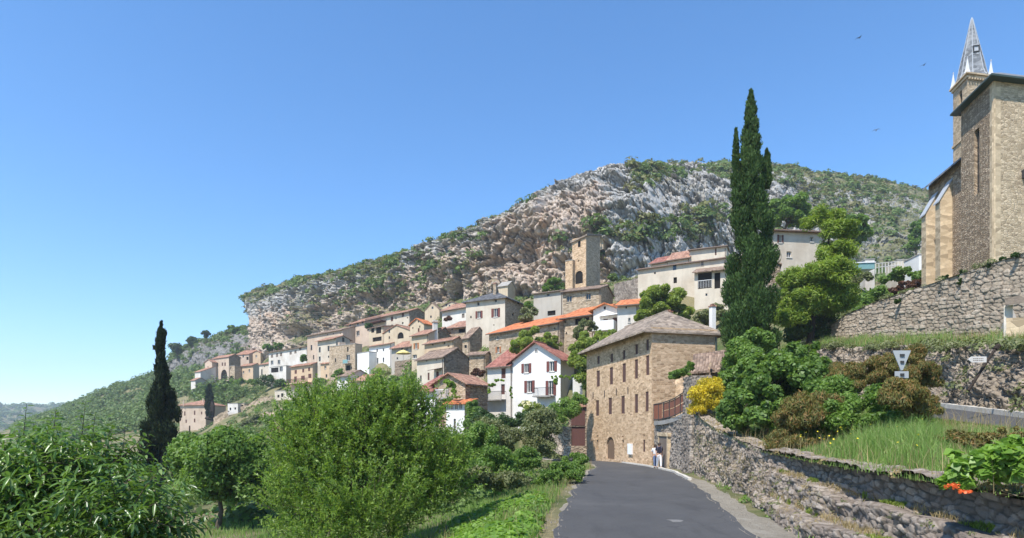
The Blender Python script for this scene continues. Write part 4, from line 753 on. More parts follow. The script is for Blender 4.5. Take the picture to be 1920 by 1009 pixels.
# grey buttress and the low slab roofed niche against the terrace wall
BT = MB(); p = at(1868, 628, 27.6); q = [p+np.array([-.55,-1.3,-.3]), p+np.array([.05,-1.5,-.3]), p+np.array([1.2,0,-.3]), p+np.array([.4,.9,-.3])]; tp = [p+np.array([.2,-.5,1.8]), p+np.array([.5,-.6,1.8]), p+np.array([1.2,0,2.0]), p+np.array([.5,.5,2.0])]
for i in range(4): j = (i+1) % 4; BT.face([q[i], q[j], tp[j], tp[i]])
BT.face(tp); tag(BT.build('buttress', M['concrete']), 'sloping grey concrete buttress against the terrace wall', 'buttress')
NI = empty('wash_house', at(1905, 620, 24), 'low stone niche under a grey slab roof beside the concrete buttress', 'shelter')
mb = MB(); a = at(1884, 573, 23.4); b = at(1990, 556, 21.6); n = np.array([2.6,1.2,.5]); mb.box(a, b-a, n, np.array([0,0,.3])); mb.build('roof', M['lauze'], NI)
mb = MB(); a = at(1892, 628, 23.3); b = at(1990, 628, 21.8); mb.box(a+np.array([.1,.25,-.3]), b-a, np.array([.3,.15,0]), np.array([0,0,1.02])); mb.build('parapet', M['ashlar'], NI)
mb = MB(); mb.box(at(1886, 628, 23.5)+np.array([0,.1,-.3]), np.array([.28,-.1,0]), np.array([.5,.6,0]), np.array([0,0,1.5])); mb.build('pillar', M['white2'], NI)

# ---------------------------------------------------------------- the church
CH = empty('church', (29.5,36,10), 'tall stone church with a pale slate spire above the terrace wall', 'church')
def pxof(p): return CX+F*p[0]/p[1], HY-F*(p[2]-EYE)/p[1]
K = dict(ctrl=False, root=CH, deep=3.5, frame='ashlar')
ap = House('', 1863, 36, 102, 1802, 500, 141, wb=16, bb=(.985,.17), roof='hip', pitch=.7, wall='churchroughshade', walls='church', roofm='spire', o=.5, og=.5, **K)
ap.win('A', 1831.5, 303, 9.6, 121, 'p'); ap.finish(); a_, b_ = ap.a, ap.b
mb = MB(); t, z, Y = ap.sz('A', 1831.5, 303); w2 = .33
for q in ((t-.36, t-.2, z-2.0, z+2.05), (t+.22, t+.62, z-2.0, z+2.05)): pass
mb = MB(); ap.slabbox(mb, 'A', 0, .38, ap.zb-3, ap.ze-.02, -.1, .012); mb.build('quoin', M['ashlar'], CH)
mb = MB(); ap.slabbox(mb, 'B', -.012, .5, ap.zb-3, ap.ze-.02, -.1, .012); mb.build('quoin', M['ashlar'], CH)
t0, z0, Y0 = ap.sz('A', 1836, 242); t1, z1, Y1 = ap.sz('A', 1836, 363)
def ring(z0, zt, out, th, m, nm, h=ap):
    mb = MB()
    for o0 in ((-out, -out, h.wa+out*2, out),): pass
    p = h.L3(-out, -out, z0); mb.box(p, h.a*(h.wa+2*out), h.b*out, np.array([0,0,zt-z0])); p = h.L3(-out, 0, z0); mb.box(p, h.a*out, h.b*h.wb, np.array([0,0,zt-z0])); mb.build(nm, M[m], CH)
ring(ap.ze-.36, ap.ze-.26, .55, 0, 'greenpaint', 'gutter')
pn = ap.C+a_*ap.wa+b_*.95; cpx, _ = pxof(pn)
Yn = pn[1]; ezn = (HY-288)/F*(Yn+.6)
nv = House('', cpx, Yn, 102, 1741, 512, HY-ezn*F/Yn, wb=7, bb=(.985,.17), roof='shedA', pitch=.75, wall='churchroughshade', roofm='spire', o=.55, og=.02, **K); nv.finish()
for (pl, cl, ctop, chigh) in ((1781, 1760, 373, 341), (1753.5, 1735, 398, 366)):
    t, z, Y = nv.sz('A', pl, 430); zlow = EYE+(HY-ctop)/F*(Y-.5); zh = EYE+(HY-chigh)/F*Y; out = .78; hw = .36; mb = MB()
    Q = lambda tt, zz, oo: nv.Q('A', tt, zz, oo)
    zb = nv.zb-3
    for tt in (t-hw, t+hw): mb.face([Q(tt, zb, 0), Q(tt, zb, out), Q(tt, zlow, out), Q(tt, zh, 0)], [(0, zb), (out, zb), (out, zlow), (0, zh)])
    mb.face([Q(t-hw, zb, out), Q(t+hw, zb, out), Q(t+hw, zlow, out), Q(t-hw, zlow, out)], [(0, zb), (2*hw, zb), (2*hw, zlow), (0, zlow)])
    bo = mb.build('buttress', M['ashlar'], CH); mb = MB(); c4 = [Q(t-hw-.06, zlow-.12, out+.12), Q(t+hw+.06, zlow-.12, out+.12), Q(t+hw+.06, zh+.03, .0), Q(t-hw-.06, zh+.03, .0)]; up = np.array([0,0,.12])
    mb.face([p+up for p in c4]); mb.face(c4[::-1])
    for i in range(4): j = (i+1) % 4; mb.face([c4[i], c4[j], c4[j]+up, c4[i]+up])
    mb.build('buttress_cap', M['zinc'], bo)
mb = MB(); nv.slabbox(mb, 'A', .02, .3, nv.zb-3, nv.ze-1.2, -.05, .25); mb.build('pilaster', M['ashlar'], CH)
TK = dict(ctrl=False, root=CH, deep=14)
tw = House('', 1814, 52, 102, 1787, 330, 141, wb=2.5, bb=(.985,.17), roof='flat', wall='church', walls='church', **TK)
tw.win('A', 1801, 187, 6, 34, 'a'); tw.finish(); T_o = tw.wallo; T_o.name = 'tower'; bpy.data.objects.remove(tw.roof)
mb = MB()
mb.box(tw.L3(-.1, -.1, tw.ze-5.4), tw.a*(tw.wa+.2), tw.b*(tw.wb+.2), np.array([0,0,.2])); mb.build('string_course', M['ashlar'], T_o, CH['org']); mb = MB()
for z0, o_, h_ in ((tw.ze-.25, .12, .25), (tw.ze, .28, .14)): mb.box(tw.L3(-o_, -o_, z0+.002), tw.a*(tw.wa+2*o_), tw.b*(tw.wb+2*o_), np.array([0,0,h_]))
for i in range(9): mb.box(tw.L3(-.22, .05+i*.28, tw.ze-.42), tw.a*.22, tw.b*.13, np.array([0,0,.17]))
mb.build('cornice', M['ashlar'], T_o, CH['org'])
tc_ = tw.L3(tw.wa/2, tw.wb/2, tw.ze+.14); zt = EYE+(HY-34)/F*tc_[1]-tc_[2]; ang0 = math.atan2(a_[1], a_[0])+math.pi/8; rb = 1.42
prof = [(rb, 0), (rb*.86, .28), (rb*.76, .7), (rb*.62, zt*.3), (rb*.33, zt*.64), (.07, zt*.985)]
mb = MB(); rs = [[tc_+np.array([r*math.cos(ang0+k*math.pi/4), r*math.sin(ang0+k*math.pi/4), z]) for k in range(8)] for r, z in prof]
for A, B in zip(rs[:-1], rs[1:]):
    for k in range(8):
        q = [A[k], A[(k+1) % 8], B[(k+1) % 8], B[k]]; wd = np.linalg.norm(q[1]-q[0])/2; w3 = np.linalg.norm(q[2]-q[3])/2; mb.face(q, [(-wd, q[0][2]), (wd, q[0][2]), (w3, q[2][2]), (-w3, q[2][2])])
sp = mb.build('spire', M['spire'], T_o, CH['org']); mb = MB()
for k in range(8): mb.tube([r[k] for r in rs], [.035,.035,.03,.028,.025,.025], 5)
mb.tube([tc_+np.array([0,0,zt*.975]), tc_+np.array([0,0,zt*1.01])], [.08,.03], 6); mb.build('spire_ridge', M['zinc'], T_o, CH['org'])
f8 = 5
mid_ = [(rs[3][k]*.55+rs[4][k]*.45) for k in range(8)]; best = min(range(8), key=lambda k: abs(pxof((mid_[k]+mid_[(k+1) % 8])/2)[0]-1833)+(0 if float(((mid_[k]+mid_[(k+1) % 8])/2-tc_)[:2]@tc_[:2]) < 0 else 99))
p, q = mid_[best], mid_[(best+1) % 8]; c = (p+q)/2; n = c-tc_; n[2] = 0; n /= np.linalg.norm(n); t_ = (q-p)/np.linalg.norm(q-p); mb = MB()
for s0, s1, z0, z1 in ((-.26,.26,-.3,-.22),(-.26,.26,.22,.3),(-.26,-.18,-.22,.22),(.18,.26,-.22,.22)): mb.box(c+t_*s0+np.array([0,0,z0])-n*.1, t_*(s1-s0), n*.22, np.array([0,0,z1-z0]))
mb.build('hatch_frame', M['iron'], T_o, CH['org']); mb = MB(); mb.box(c-t_*.18+np.array([0,0,-.22])-n*.1, t_*.36, n*.16, np.array([0,0,.44])); mb.build('hatch', M['zinc'], T_o, CH['org'])
for u, v in ((0,0),(1,0),(0,1),(1,1)):
    p = tw.L3(.02+u*(tw.wa-.04), .02+v*(tw.wb-.04), tw.ze+.15); mb = MB(); mb.lathe(p, [(.30,0),(.22,.28),(.02,1.4)], 4); mb.lathe(p+np.array([0,0,1.38]), [(.05,0),(.05,.1),(.01,.14)], 5); mb.build('pinnacle', M['zinc'], T_o, CH['org'])
mb = MB(); c = ap.pt('B', 1919, 328, .1); mb.cbox(c, .3, .3, .5); mb.tube([c+np.array([0,0,.25]), c+np.array([0,.3,.5])], .03); mb.build('wall_lamp', M['iron'], CH)

# ---------------------------------------------------------------- cliff
CLR = np.array([(455,552,240),(470,546,242),(520,534,240),(560,524,236),(600,515,232),(660,508,222),(700,490,215),(750,478,204),(800,460,194),(850,440,186),(900,426,182),(950,406,182),(985,386,184),(1010,366,186),(1050,342,190),(1100,327,194),(1140,314,196),(1180,307,200),(1250,305,205),(1350,305,210),(1450,308,214),(1480,308,216),(1520,320,220),(1580,327,226),(1640,335,232),(1700,347,238),(1740,357,240),(1850,388,245),(2200,430,250)], float)
def rockface(nm='limestone_cliff', kb=1.):
    m, nt, o = newmat(nm); g = nd(nt, 'NewGeometry'); tc = nd(nt, 'TexCoord').outputs['Object']; nz = nd(nt, 'SeparateXYZ', {0: g.outputs['Normal']}).outputs[2]
    tan = nd(nt, 'Attribute', attribute_name='tan').outputs['Fac']; veg = nd(nt, 'Attribute', attribute_name='veg').outputs['Fac']
    n1 = noise(nt, tc, .22, 6, .7); n2 = noise(nt, tc, 1.1, 6, .75); n3 = noise(nt, mapping(nt, tc, (.5,.5,.09)), 1, 5, .7); n4 = noise(nt, tc, .09, 4, .6)
    grey = ramp(nt, n2, [(.22, (.17,.165,.155)), (.40, (.335,.325,.305)), (.56, (.485,.47,.44)), (.75, (.64,.62,.58))])
    tn = ramp(nt, n2, [(.22, (.22,.175,.14)), (.40, (.42,.335,.265)), (.56, (.54,.445,.36)), (.75, (.66,.57,.48))]); tn = mix(nt, ramp(nt, n1, [(.55, 0.), (.68, .65)]), tn, (.50,.29,.17))
    f = nd(nt, 'Math', {0: tan, 1: nd(nt, 'Math', {0: n1, 1: -.5}, operation='ADD').outputs[0]}, operation='ADD').outputs[0]
    c = mix(nt, ramp(nt, f, [(.4, 0.), (.62, 1.)]), grey, tn); c = mix(nt, ramp(nt, n3, [(.56, 0.), (.70, .6)]), c, (.15,.14,.135))
    c = mix(nt, nd(nt, 'Math', {0: nd(nt, 'Attribute', attribute_name='crack').outputs['Fac'], 1: .85}, operation='MULTIPLY').outputs[0], c, (.10,.09,.08))
    v = nd(nt, 'Math', {0: veg, 1: nd(nt, 'Math', {0: nz, 1: .5}, operation='MULTIPLY').outputs[0]}, operation='ADD').outputs[0]; v = nd(nt, 'Math', {0: v, 1: nd(nt, 'Math', {0: n2, 1: -.5}, operation='ADD').outputs[0]}, operation='ADD').outputs[0]
    gr = mix(nt, ramp(nt, n1, [(.4, 0.), (.6, 1.)]), (.075,.095,.035), (.21,.19,.095)); c = mix(nt, ramp(nt, v, [(.62, 0.), (.76, .92)]), c, gr)
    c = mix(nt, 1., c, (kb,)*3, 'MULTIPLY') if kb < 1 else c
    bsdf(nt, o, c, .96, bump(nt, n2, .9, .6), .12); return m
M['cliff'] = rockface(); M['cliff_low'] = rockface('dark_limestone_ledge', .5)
def cliff(name, B, Rr, n, m, tback, seed, caves=(), pw=2.2, lead=None, flatk=None):
    u = np.linspace(B[0,0], B[-1,0], n); yb, Yb = np.interp(u, B[:,0], B[:,1]), np.interp(u, B[:,0], B[:,2]); yr, Yr = np.interp(u, Rr[:,0], Rr[:,1]), np.interp(u, Rr[:,0], Rr[:,2])
    Bp = np.stack([(u-CX)/F*Yb, Yb, EYE+(HY-yb)/F*Yb], -1); Rp = np.stack([(u-CX)/F*Yr, Yr, EYE+(HY-yr)/F*Yr], -1)
    if lead is not None:
        k = 60; s = np.linspace(1, 0, k, endpoint=False)[:,None]; Bp = np.concatenate([Bp[0]+s*np.array(lead), Bp]); Rp = np.concatenate([Rp[0]+s*np.array(lead), Rp]); u = np.concatenate([np.full(k, u[0]), u])
    N = len(u); t = np.concatenate([np.linspace(-.25, 1, m), 1+np.linspace(0, 1, 26)[1:]**1.5]); T = np.repeat(t[:,None], N, 1); tt = np.clip(T, 0, 1)
    steep = np.interp(u, [455,900,1100,1300,1500,1700], [pw*1.6,pw*1.6,2.6,1.7,1.3,1.15])[None]; h = tt**steep
    X = Bp[None,:,0]*(1-h)+Rp[None,:,0]*h; Yv = Bp[None,:,1]*(1-h)+Rp[None,:,1]*h; Z = Bp[None,:,2]*(1-tt)+Rp[None,:,2]*tt
    bk = np.clip(T-1, 0, 1); Yv = Yv+bk*tback; X = X+bk*tback*(X/Yv); Z = Z-np.clip(bk-.05, 0, 1)*tback*.10; Z = np.where(T < 0, Z+T*60, Z)
    H_ = (Rp[:,2]-Bp[:,2])[None]; amp = np.clip(H_/22, .75 if lead is None else .35, 1.25)*np.interp(u, [455,1350,1550,1750], [1,1,.55,.45])[None]
    rid = lambda s, z, sd, o=4: 1-2*np.abs(fbm(X/s, Yv/s, Z/z, o, sd))
    D = (fbm(X/26, Yv/26, Z/22, 3, seed)*6+rid(13, 15, seed+1)*2.2+rid(4.2, 3.4, seed+2)*.9+fbm(X/2.0, Yv/2.0, Z/1.6, 4, seed+3)*1.0+np.floor(fbm(X/30, Yv/30, Z/5.2, 2, seed+4)*6)/6*3.2)*amp
    Zp = (Z-EYE); PX = CX+F*X/Yv; PY = HY-F*Zp/Yv
    for (cx, cy, rx, ry, dp) in caves: q = ((PX-cx)/rx)**2+((PY-cy)/ry)**2; D = D-dp*np.exp(-q**2)
    edge = np.clip(1-np.abs(T-1)*3, 0, 1); D = D*np.where(T > 1, .35, 1)
    arc = np.cumsum(np.hypot(np.gradient(Bp[:,0]), np.gradient(Bp[:,1])))[None]*np.ones_like(T); hz_ = Z+(T > 1)*Yv*.3
    blk = 0; crk = 0
    for s1, s2, am, sd in ((6.5, 7.5, 2.4, 11), (2.7, 3.0, 1.2, 12), (1.2, 1.1, .85, 13)):
        wu, wv = arc+fbm(X/s1/1.4, Yv/s1/1.4, Z/s1/1.4, 3, seed+sd)*s1*1.5, hz_+fbm(X/s1, Yv/s1, Z/s2, 3, seed+sd+1)*s2*1.5
        e, r = worley(wu/s1, wv/s2, seed+sd); blk = blk+am*((r-.5)*1.5-(1-np.clip(e/.22, 0, 1))**2*.8); crk = np.maximum(crk, (1-np.clip(e/.16, 0, 1))*np.clip(fbm(X/9, Yv/9, Z/9, 3, seed+sd+5)*2.2+.45, 0, 1)*(s1 < 5))
    D = D*.75+blk*amp*.8
    sg = lambda q: 1/(1+np.exp(-np.clip(q, -30, 30))); un = u[None]/60.
    t1 = .60+.13*vn(un*.9, 0*T+3.1, 0*T, seed)+.05*vn(un*3.3, tt*3, 0*T, seed+1); t2 = .30+.12*vn(un*1.1, 0*T+9.7, 0*T, seed+2)+.05*vn(un*4, tt*3, 0*T, seed+3)
    wk = np.interp(u, [455,540,620,760,1000,1150,1400,1520], [.05,.12,.45,.6,.8,.85,.5,.2])[None]*np.where(T > 1, 0, 1)*amp
    D = D+wk*(4.2*(.4+.6*(vn(un*1.7, 0*T, 0*T+4, seed+4)*.5+.5))*sg((tt-t1)/.018)*(1-.5*np.clip((tt-t1)*3, 0, 1))+3.0*(.3+.7*(vn(un*2.1, 0*T, 0*T+8, seed+5)*.5+.5))*sg((tt-t2)/.016)*(1-np.clip((tt-t2)*3.2, 0, 1)))
    D = D+wk*(1-2*np.abs(fbm(arc/9, 0*T, Z/60, 3, seed+15)))*2.2*np.where(T > 1, .3, 1)
    D = D*np.interp(u, [455,500,560], [.45,.7,1])[None]; D = D-D[(T > 0) & (T < 1)].mean()*.9
    nh = np.stack([X*0-.42, X*0-.9], 0); up = np.clip((T-.75)*1.4, 0, .8)
    X2, Y2, Z2 = X+nh[0]*D*(1-up*.5), Yv+nh[1]*D*(1-up*.5), Z+D*up*.38+fbm(X/6, Yv/6, Z*0, 3, seed+6)*.9*up
    ok = (T > .3)
    act = np.where(ok, HY-F*(Z2-EYE)/Y2, 9e9).min(0); tgt = np.interp(np.where(ok, CX+F*X2/Y2, 0).max(0), Rr[:,0], Rr[:,1]); tgt = np.interp(CX+F*Rp[:,0]/Rp[:,1], Rr[:,0], Rr[:,1])
    dz = (tgt-act)*Rp[:,1]/F; k0 = 60 if lead is not None else 0; dm = np.convolve(np.pad(dz[k0:], 20, 'edge'), np.ones(41)/41, 'valid'); dz = np.concatenate([np.full(k0, dm[0]), dm]); Z2 = Z2-dz[None]*np.clip(T, 0, 1)
    V = np.stack([X2, Y2, Z2], -1); f = gridfaces(len(t), N); o = npmesh(name, V.reshape(-1, 3), f, M['cliff' if lead is not None else 'cliff_low'], None, (0,0,0))
    du, dv = np.gradient(V, axis=1), np.gradient(V, axis=0); nr = np.cross(du, dv); nr /= np.linalg.norm(nr, axis=-1, keepdims=True)+1e-9
    tanv = np.clip(1.15-1.15*tt, 0, 1)*np.interp(u, [300,440,455,600,1000,1130,1180,1700], [.25,.35,.85,.8,1.0,.85,.14,.05])[None]+fbm(X/20, Yv/20, Z/20, 3, seed+8)*.25
    vegv = np.interp(u, [455,560,900,1000,1150,1400,1520,1700,1760], [.16,.3,.3,.12,.12,.1,.42,.5,.5])[None]+np.clip((T-.82)*2.2, 0, .5)+np.clip((T-.55)*1.5, 0, .42)*np.interp(u, [455,560,960,1060], [.6,1,1,0])[None]+fbm(X/14, Yv/14, Z/10, 4, seed+9)*.55
    for nm, q in (('tan', tanv), ('veg', vegv), ('crack', crk*np.ones_like(T))): a = o.data.attributes.new(nm, 'FLOAT', 'POINT'); a.data.foreach_set('value', q.astype(np.float32).ravel())
    tag(o, kind='structure'); return V, nr, vegv, T, PX, PY
CL = cliff('cliff', CLB, CLR, 1500, 230, 160, 101, [(705,560,26,18,9),(555,628,30,16,9),(1062,498,10,16,4),(985,470,9,22,4),(1000,505,8,14,3),(655,575,14,10,4),(930,488,10,16,4),(1640,450,18,8,3),(1720,468,14,10,3)], lead=(34,150,0))
B2 = np.array([(250,740,298),(300,722,284),(340,708,272),(400,698,252),(440,688,243),(490,676,236)], float); R2_ = np.array([(250,722,312),(300,694,300),(322,672,290),(345,652,284),(370,641,278),(400,632,272),(430,621,266),(460,612,262),(490,600,262)], float)
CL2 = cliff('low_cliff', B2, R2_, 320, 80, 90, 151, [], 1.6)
# ---------------------------------------------------------------- foliage
def unit(v): return v/(np.linalg.norm(v, axis=-1, keepdims=True)+1e-9)
def quads(p, ax, nr, L, W, base=False):
    """diamond leaves: centre (or foot) p, axis ax, normal nr"""
    s = unit(np.cross(ax, nr)); L = np.broadcast_to(L, len(p))[:,None]; W = np.broadcast_to(W, len(p))[:,None]
    b = p if base else p-ax*L*.5
    V = np.stack([b, b+ax*L*.45+s*W*.5+nr*W*.12, b+ax*L, b+ax*L*.45-s*W*.5+nr*W*.12], 1).reshape(-1, 3)
    return V, np.arange(len(V)).reshape(-1, 4)
def lance(p, ax, nr, L, W):
    """long folded leaves that droop at the tip"""
    s = unit(np.cross(ax, nr)); L = L[:,None]; W = W[:,None]; d = np.array([0,0,-1.])
    P = [p, p+ax*L*.3+s*W*.5+nr*W*.25, p+ax*L*.3-nr*W*.05, p+ax*L*.3-s*W*.5+nr*W*.25, p+ax*L*.65+s*W*.42+d*L*.07+nr*W*.2, p+ax*L*.65+d*L*.08, p+ax*L*.65-s*W*.42+d*L*.07+nr*W*.2, p+ax*L*.96+d*L*.22]
    V = np.stack(P, 1).reshape(-1, 3); k = np.arange(len(p))[:,None]*8
    f = np.concatenate([k+np.array([q]) for q in ((0,1,2,2),(0,2,3,3),(1,4,5,2),(2,5,6,3),(4,7,5,5),(5,7,6,6))], 1).reshape(-1, 4)
    return V, [[int(i) for i in dict.fromkeys(q)] for q in f.tolist()]
def clumps(rg, c, Rr, k, rs, inner=.35, zmin=-.9):
    d = unit(rg.normal(size=(k*3, 3))); d = d[d[:,2] > zmin][:k]; r = inner+(1-inner)*rg.random((len(d), 1))**.6
    q = np.asarray(rs)*(.6+.8*rg.random((len(d), 1))); q = q*np.ones((1, 3))*np.array([1, 1, .8]); return np.concatenate([np.asarray(c)+d*r*(np.asarray(Rr)-q*.6), q], 1)
def blobleaves(rg, B, n, L, W, shell=.35, out=.7, up=.45, droop=.25, hang=0.):
    a = B[:,3]*B[:,4]; i = rg.choice(len(B), n, p=a/a.sum()); d = unit(rg.normal(size=(n, 3))); r = shell+(1-shell)*rg.random((n, 1))**.8
    p = B[i,:3]+d*r*B[i,3:]; nr = unit(out*d+np.array([0,0,up])+.6*rg.normal(size=(n, 3))); ax = unit(np.cross(nr, rg.normal(size=(n, 3)))+np.array([0,0,-droop-hang]))
    nr = unit(nr-ax*(nr*ax).sum(-1, keepdims=True)); s = .65+.7*rg.random(n); return quads(p, ax, nr, L*s, W*s)
def ell(px, py, rx, ry, Y, dep=1.): return at(px, py, Y), np.array([rx/F*Y, rx/F*Y*dep, ry/F*Y])
def trunk(root, foot, top, r, tips=(), mat='bark', rg=None):
    mb = MB(); rg = rg or np.random.default_rng(1); foot, top = np.asarray(foot, float), np.asarray(top, float); n = 6
    P = [foot+(top-foot)*q+np.array([*(rg.normal(size=2)*r*.5*(0 < q < 1)), 0]) for q in np.linspace(0, 1, n)]; P[0][2] -= .25
    mb.tube(P, [r*1.25]+[r*(1-.55*q) for q in np.linspace(0, 1, n)[1:]], 8)
    for t in tips:
        k = rg.integers(2, n-1); a = P[k]; t = np.asarray(t); m_ = a*.5+t*.5+np.array([0,0,np.linalg.norm(t-a)*.12])+rg.normal(size=3)*.05*np.linalg.norm(t-a); mb.tube([a, m_, t], [r*.5, r*.3, r*.1], 6)
    return mb.build('trunk', M[mat], root, smooth=True)
SEED = [100]
def tree(label, ells, n, L, W, mat, k=22, rs=.33, foot=None, r=None, name='tree', cat='tree', group=None, bark='bark', dep=1., shell=.35, tk=True, limbs=6, hang=0., zmin=-.9, up=.45):
    SEED[0] += 1; rg = np.random.default_rng(SEED[0]); Bs = []; cs = []
    for e in ells:
        c, Rr = ell(*e[:5], dep=e[5] if len(e) > 5 else dep); cs.append((c, Rr)); Bs.append(clumps(rg, c, Rr, k, rs*min(Rr), zmin=zmin))
    B = np.concatenate(Bs); c0 = np.mean([c for c, _ in cs], 0); lo = min(c[2]-Rr[2] for c, Rr in cs)
    if foot is None: ft = np.array([c0[0], c0[1], gzs(c0[0], c0[1])]); ft[2] = min(ft[2], lo+.3)
    else: ft = at(*foot)
    root = empty(name, ft, label, cat, group); V, f = blobleaves(rg, B, n, L, W, shell, hang=hang, up=up); npmesh('crown' if name.endswith('tree') else 'foliage', V, f, M[mat], root)
    if tk:
        size = max(Rr[0] for _, Rr in cs); tips = [B[i,:3] for i in rg.choice(len(B), min(limbs, len(B)), False)]
        trunk(root, ft, c0+np.array([0,0,.2*cs[0][1][2]]), r or size*.055+.03, tips, bark, rg)
    return root
def cypress(label, axis, n, L, W, mat, group=None, name='cypress_tree', rag=.25, bark='darkbark', spires=(), foot=None, lean=(0, 0)):
    """axis: (py, half width px) down the tree at pixel px and depth Y"""
    SEED[0] += 1; rg = np.random.default_rng(SEED[0]); (px, Y), prof = axis; B = []
    def column(px, Y, prof):
        for (p0, w0), (p1, w1) in zip(prof[:-1], prof[1:]):
            m_ = max(3, int(abs(p1-p0)/max(3., (w0+w1)*.28)))
            for q in np.linspace(0, 1, m_, endpoint=False):
                lv = p0+(p1-p0)*q; w_ = (w0+(w1-w0)*q)/F*Y*(1+.42*rag*float(vn(lv/13., px, 0., 3))); zc = at(px+.5*rag*(w0+.5)*float(vn(lv/21., px, 5., 4)), lv, Y)
                for _ in range(9 if rag < .2 else 5):
                    an = rg.random()*6.283; rr = w_*((.05 if rag < .2 else .3)+(.85 if rag < .2 else .6)*rg.random())*(1+.3*rag if rg.random() < .12+.22*rag else 1); s = w_*(.2+.24*rg.random())+.04; B.append([zc[0]+rr*math.cos(an), zc[1]+rr*math.sin(an), zc[2]+rg.normal()*w_*.3, s, s, s*(1.5+rag*2*rg.random())])
    column(px, Y, prof)
    for sp in spires: column(*sp)
    B = np.array(B); i = rg.choice(len(B), n, p=B[:,3]*B[:,5]/(B[:,3]*B[:,5]).sum()); d = unit(rg.normal(size=(n, 3))); p = B[i,:3]+d*(.4+.6*rg.random((n, 1)))*B[i,3:]
    nr = unit(d+.4*rg.normal(size=(n, 3))); ax = unit(np.array([0,0,1.])+.55*d*np.array([1,1,.2])+.3*rg.normal(size=(n, 3))); nr = unit(nr-ax*(nr*ax).sum(-1, keepdims=True)); s = .6+.8*rg.random(n)
    ft = at(px, foot, Y) if foot else np.array([*at(px, 800, Y)[:2], 0]); ft[2] = ft[2] if foot else gzs(ft[0], ft[1]); root = empty(name, ft, label, 'tree', group)
    V, f = quads(p, ax, nr, L*s, W*s); npmesh('crown', V, f, M[mat], root); trunk(root, ft, at(px, prof[0][0]*.6+prof[-1][0]*.4, Y), .02*Y*.3+.06, (), bark, rg); return root
def bush(label, ells, n, L, W, mat, name='shrub', cat='shrub', group=None, k=14, rs=.42, tk=False, **kw): return tree(label, ells, n, L, W, mat, k=k, rs=rs, name=name, cat=cat, group=group, tk=tk, zmin=-.5, **kw)

# --- the near peach tree with long leaves, lower left
def peach():
    rg = np.random.default_rng(7); c, Rr = np.array([-4.4, 6.2, 1.0]), None; ft = np.array([-4.9, 6.4, gzs(-4.9, 6.4)])
    root = empty('peach_tree', ft, 'leafy young tree with long drooping glossy leaves in the near left corner', 'tree')
    E = [ell(35,950,140,112,6.0), ell(150,908,95,95,6.2), ell(225,975,95,80,5.8), ell(110,1030,190,110,5.6), ell(285,1015,60,60,5.9), ell(-60,980,120,140,5.8), ell(95,880,110,55,6.3)]
    P, A, Nn, Ls, Ws = [], [], [], [], []; mb = MB()
    for ie, (c, Rr) in enumerate(E):
        for _ in range(int(120*Rr[0]*Rr[2]/.35)+20):
            d = unit(rg.normal(size=3)); p0 = c+d*Rr*(.15+.65*rg.random()**.5); ax = unit(d*np.array([.9,.9,.5])+np.array([0,0,.65])+.45*rg.normal(size=3)); ln = .28+.28*rg.random(); n = rg.integers(9, 17)
            q = np.linspace(.1, 1, n); pts = p0+ax*(q*ln)[:,None]+np.array([0,0,-.12])*(q**2)[:,None]*ln; an = np.arange(n)*2.4+rg.random()*6; h = unit(np.cross(ax, [.3,.2,1])); k = np.cross(ax, h)
            sd = np.cos(an)[:,None]*h+np.sin(an)[:,None]*k; la = unit(ax*.55+sd*.85+np.array([0,0,-.35])+.15*rg.normal(size=(n, 3))); nn = unit(np.array([0,0,1.])+.5*sd+.35*rg.normal(size=(n, 3))); nn = unit(nn-la*(la*nn).sum(-1, keepdims=True))
            P.append(pts); A.append(la); Nn.append(nn); Ls.append((.11+.065*rg.random(n))*(1.05-.35*q)); Ws.append(.026+.009*rg.random(n))
            if rg.random() < .5: mb.tube([p0, p0+ax*ln*.5+np.array([0,0,-.01]), p0+ax*ln+np.array([0,0,-.12*ln])], [.006,.004,.002], 4, False)
    for px, py, ln in ((50,757,.2),(105,766,.14),(160,754,.22),(178,776,.2),(235,800,.2)):
        p0 = at(px-6, py+60, 6.2); p1 = at(px, py, 6.2); ax = unit(p1-p0); n = 12; q = np.linspace(.1, 1, n); pts = p0+(p1-p0)*q[:,None]; an = np.arange(n)*2.4+px; h = unit(np.cross(ax, [.3,.2,1])); k = np.cross(ax, h); sd = np.cos(an)[:,None]*h+np.sin(an)[:,None]*k
        la = unit(ax*.5+sd*.85+np.array([0,0,-.2])); nn = unit(np.array([0,0,1.])+.5*sd+.3*rg.normal(size=(n, 3))); nn = unit(nn-la*(la*nn).sum(-1, keepdims=True)); P.append(pts); A.append(la); Nn.append(nn); Ls.append((.10+.04*rg.random(n))*(1.1-.5*q)); Ws.append(.02+0*q); mb.tube([p0, p1], [.006,.002], 4, False)
    V, f = lance(*[np.concatenate(q) for q in (P, A, Nn, Ls, Ws)]); npmesh('crown', V, f, M['leaf_peach'], root); mb.build('twig', M['bark'], root)
    trunk(root, ft, (-4.4,6.1,1.0), .09, [E[i][0] for i in (0,1,2,3,5)], 'bark', rg)
peach()
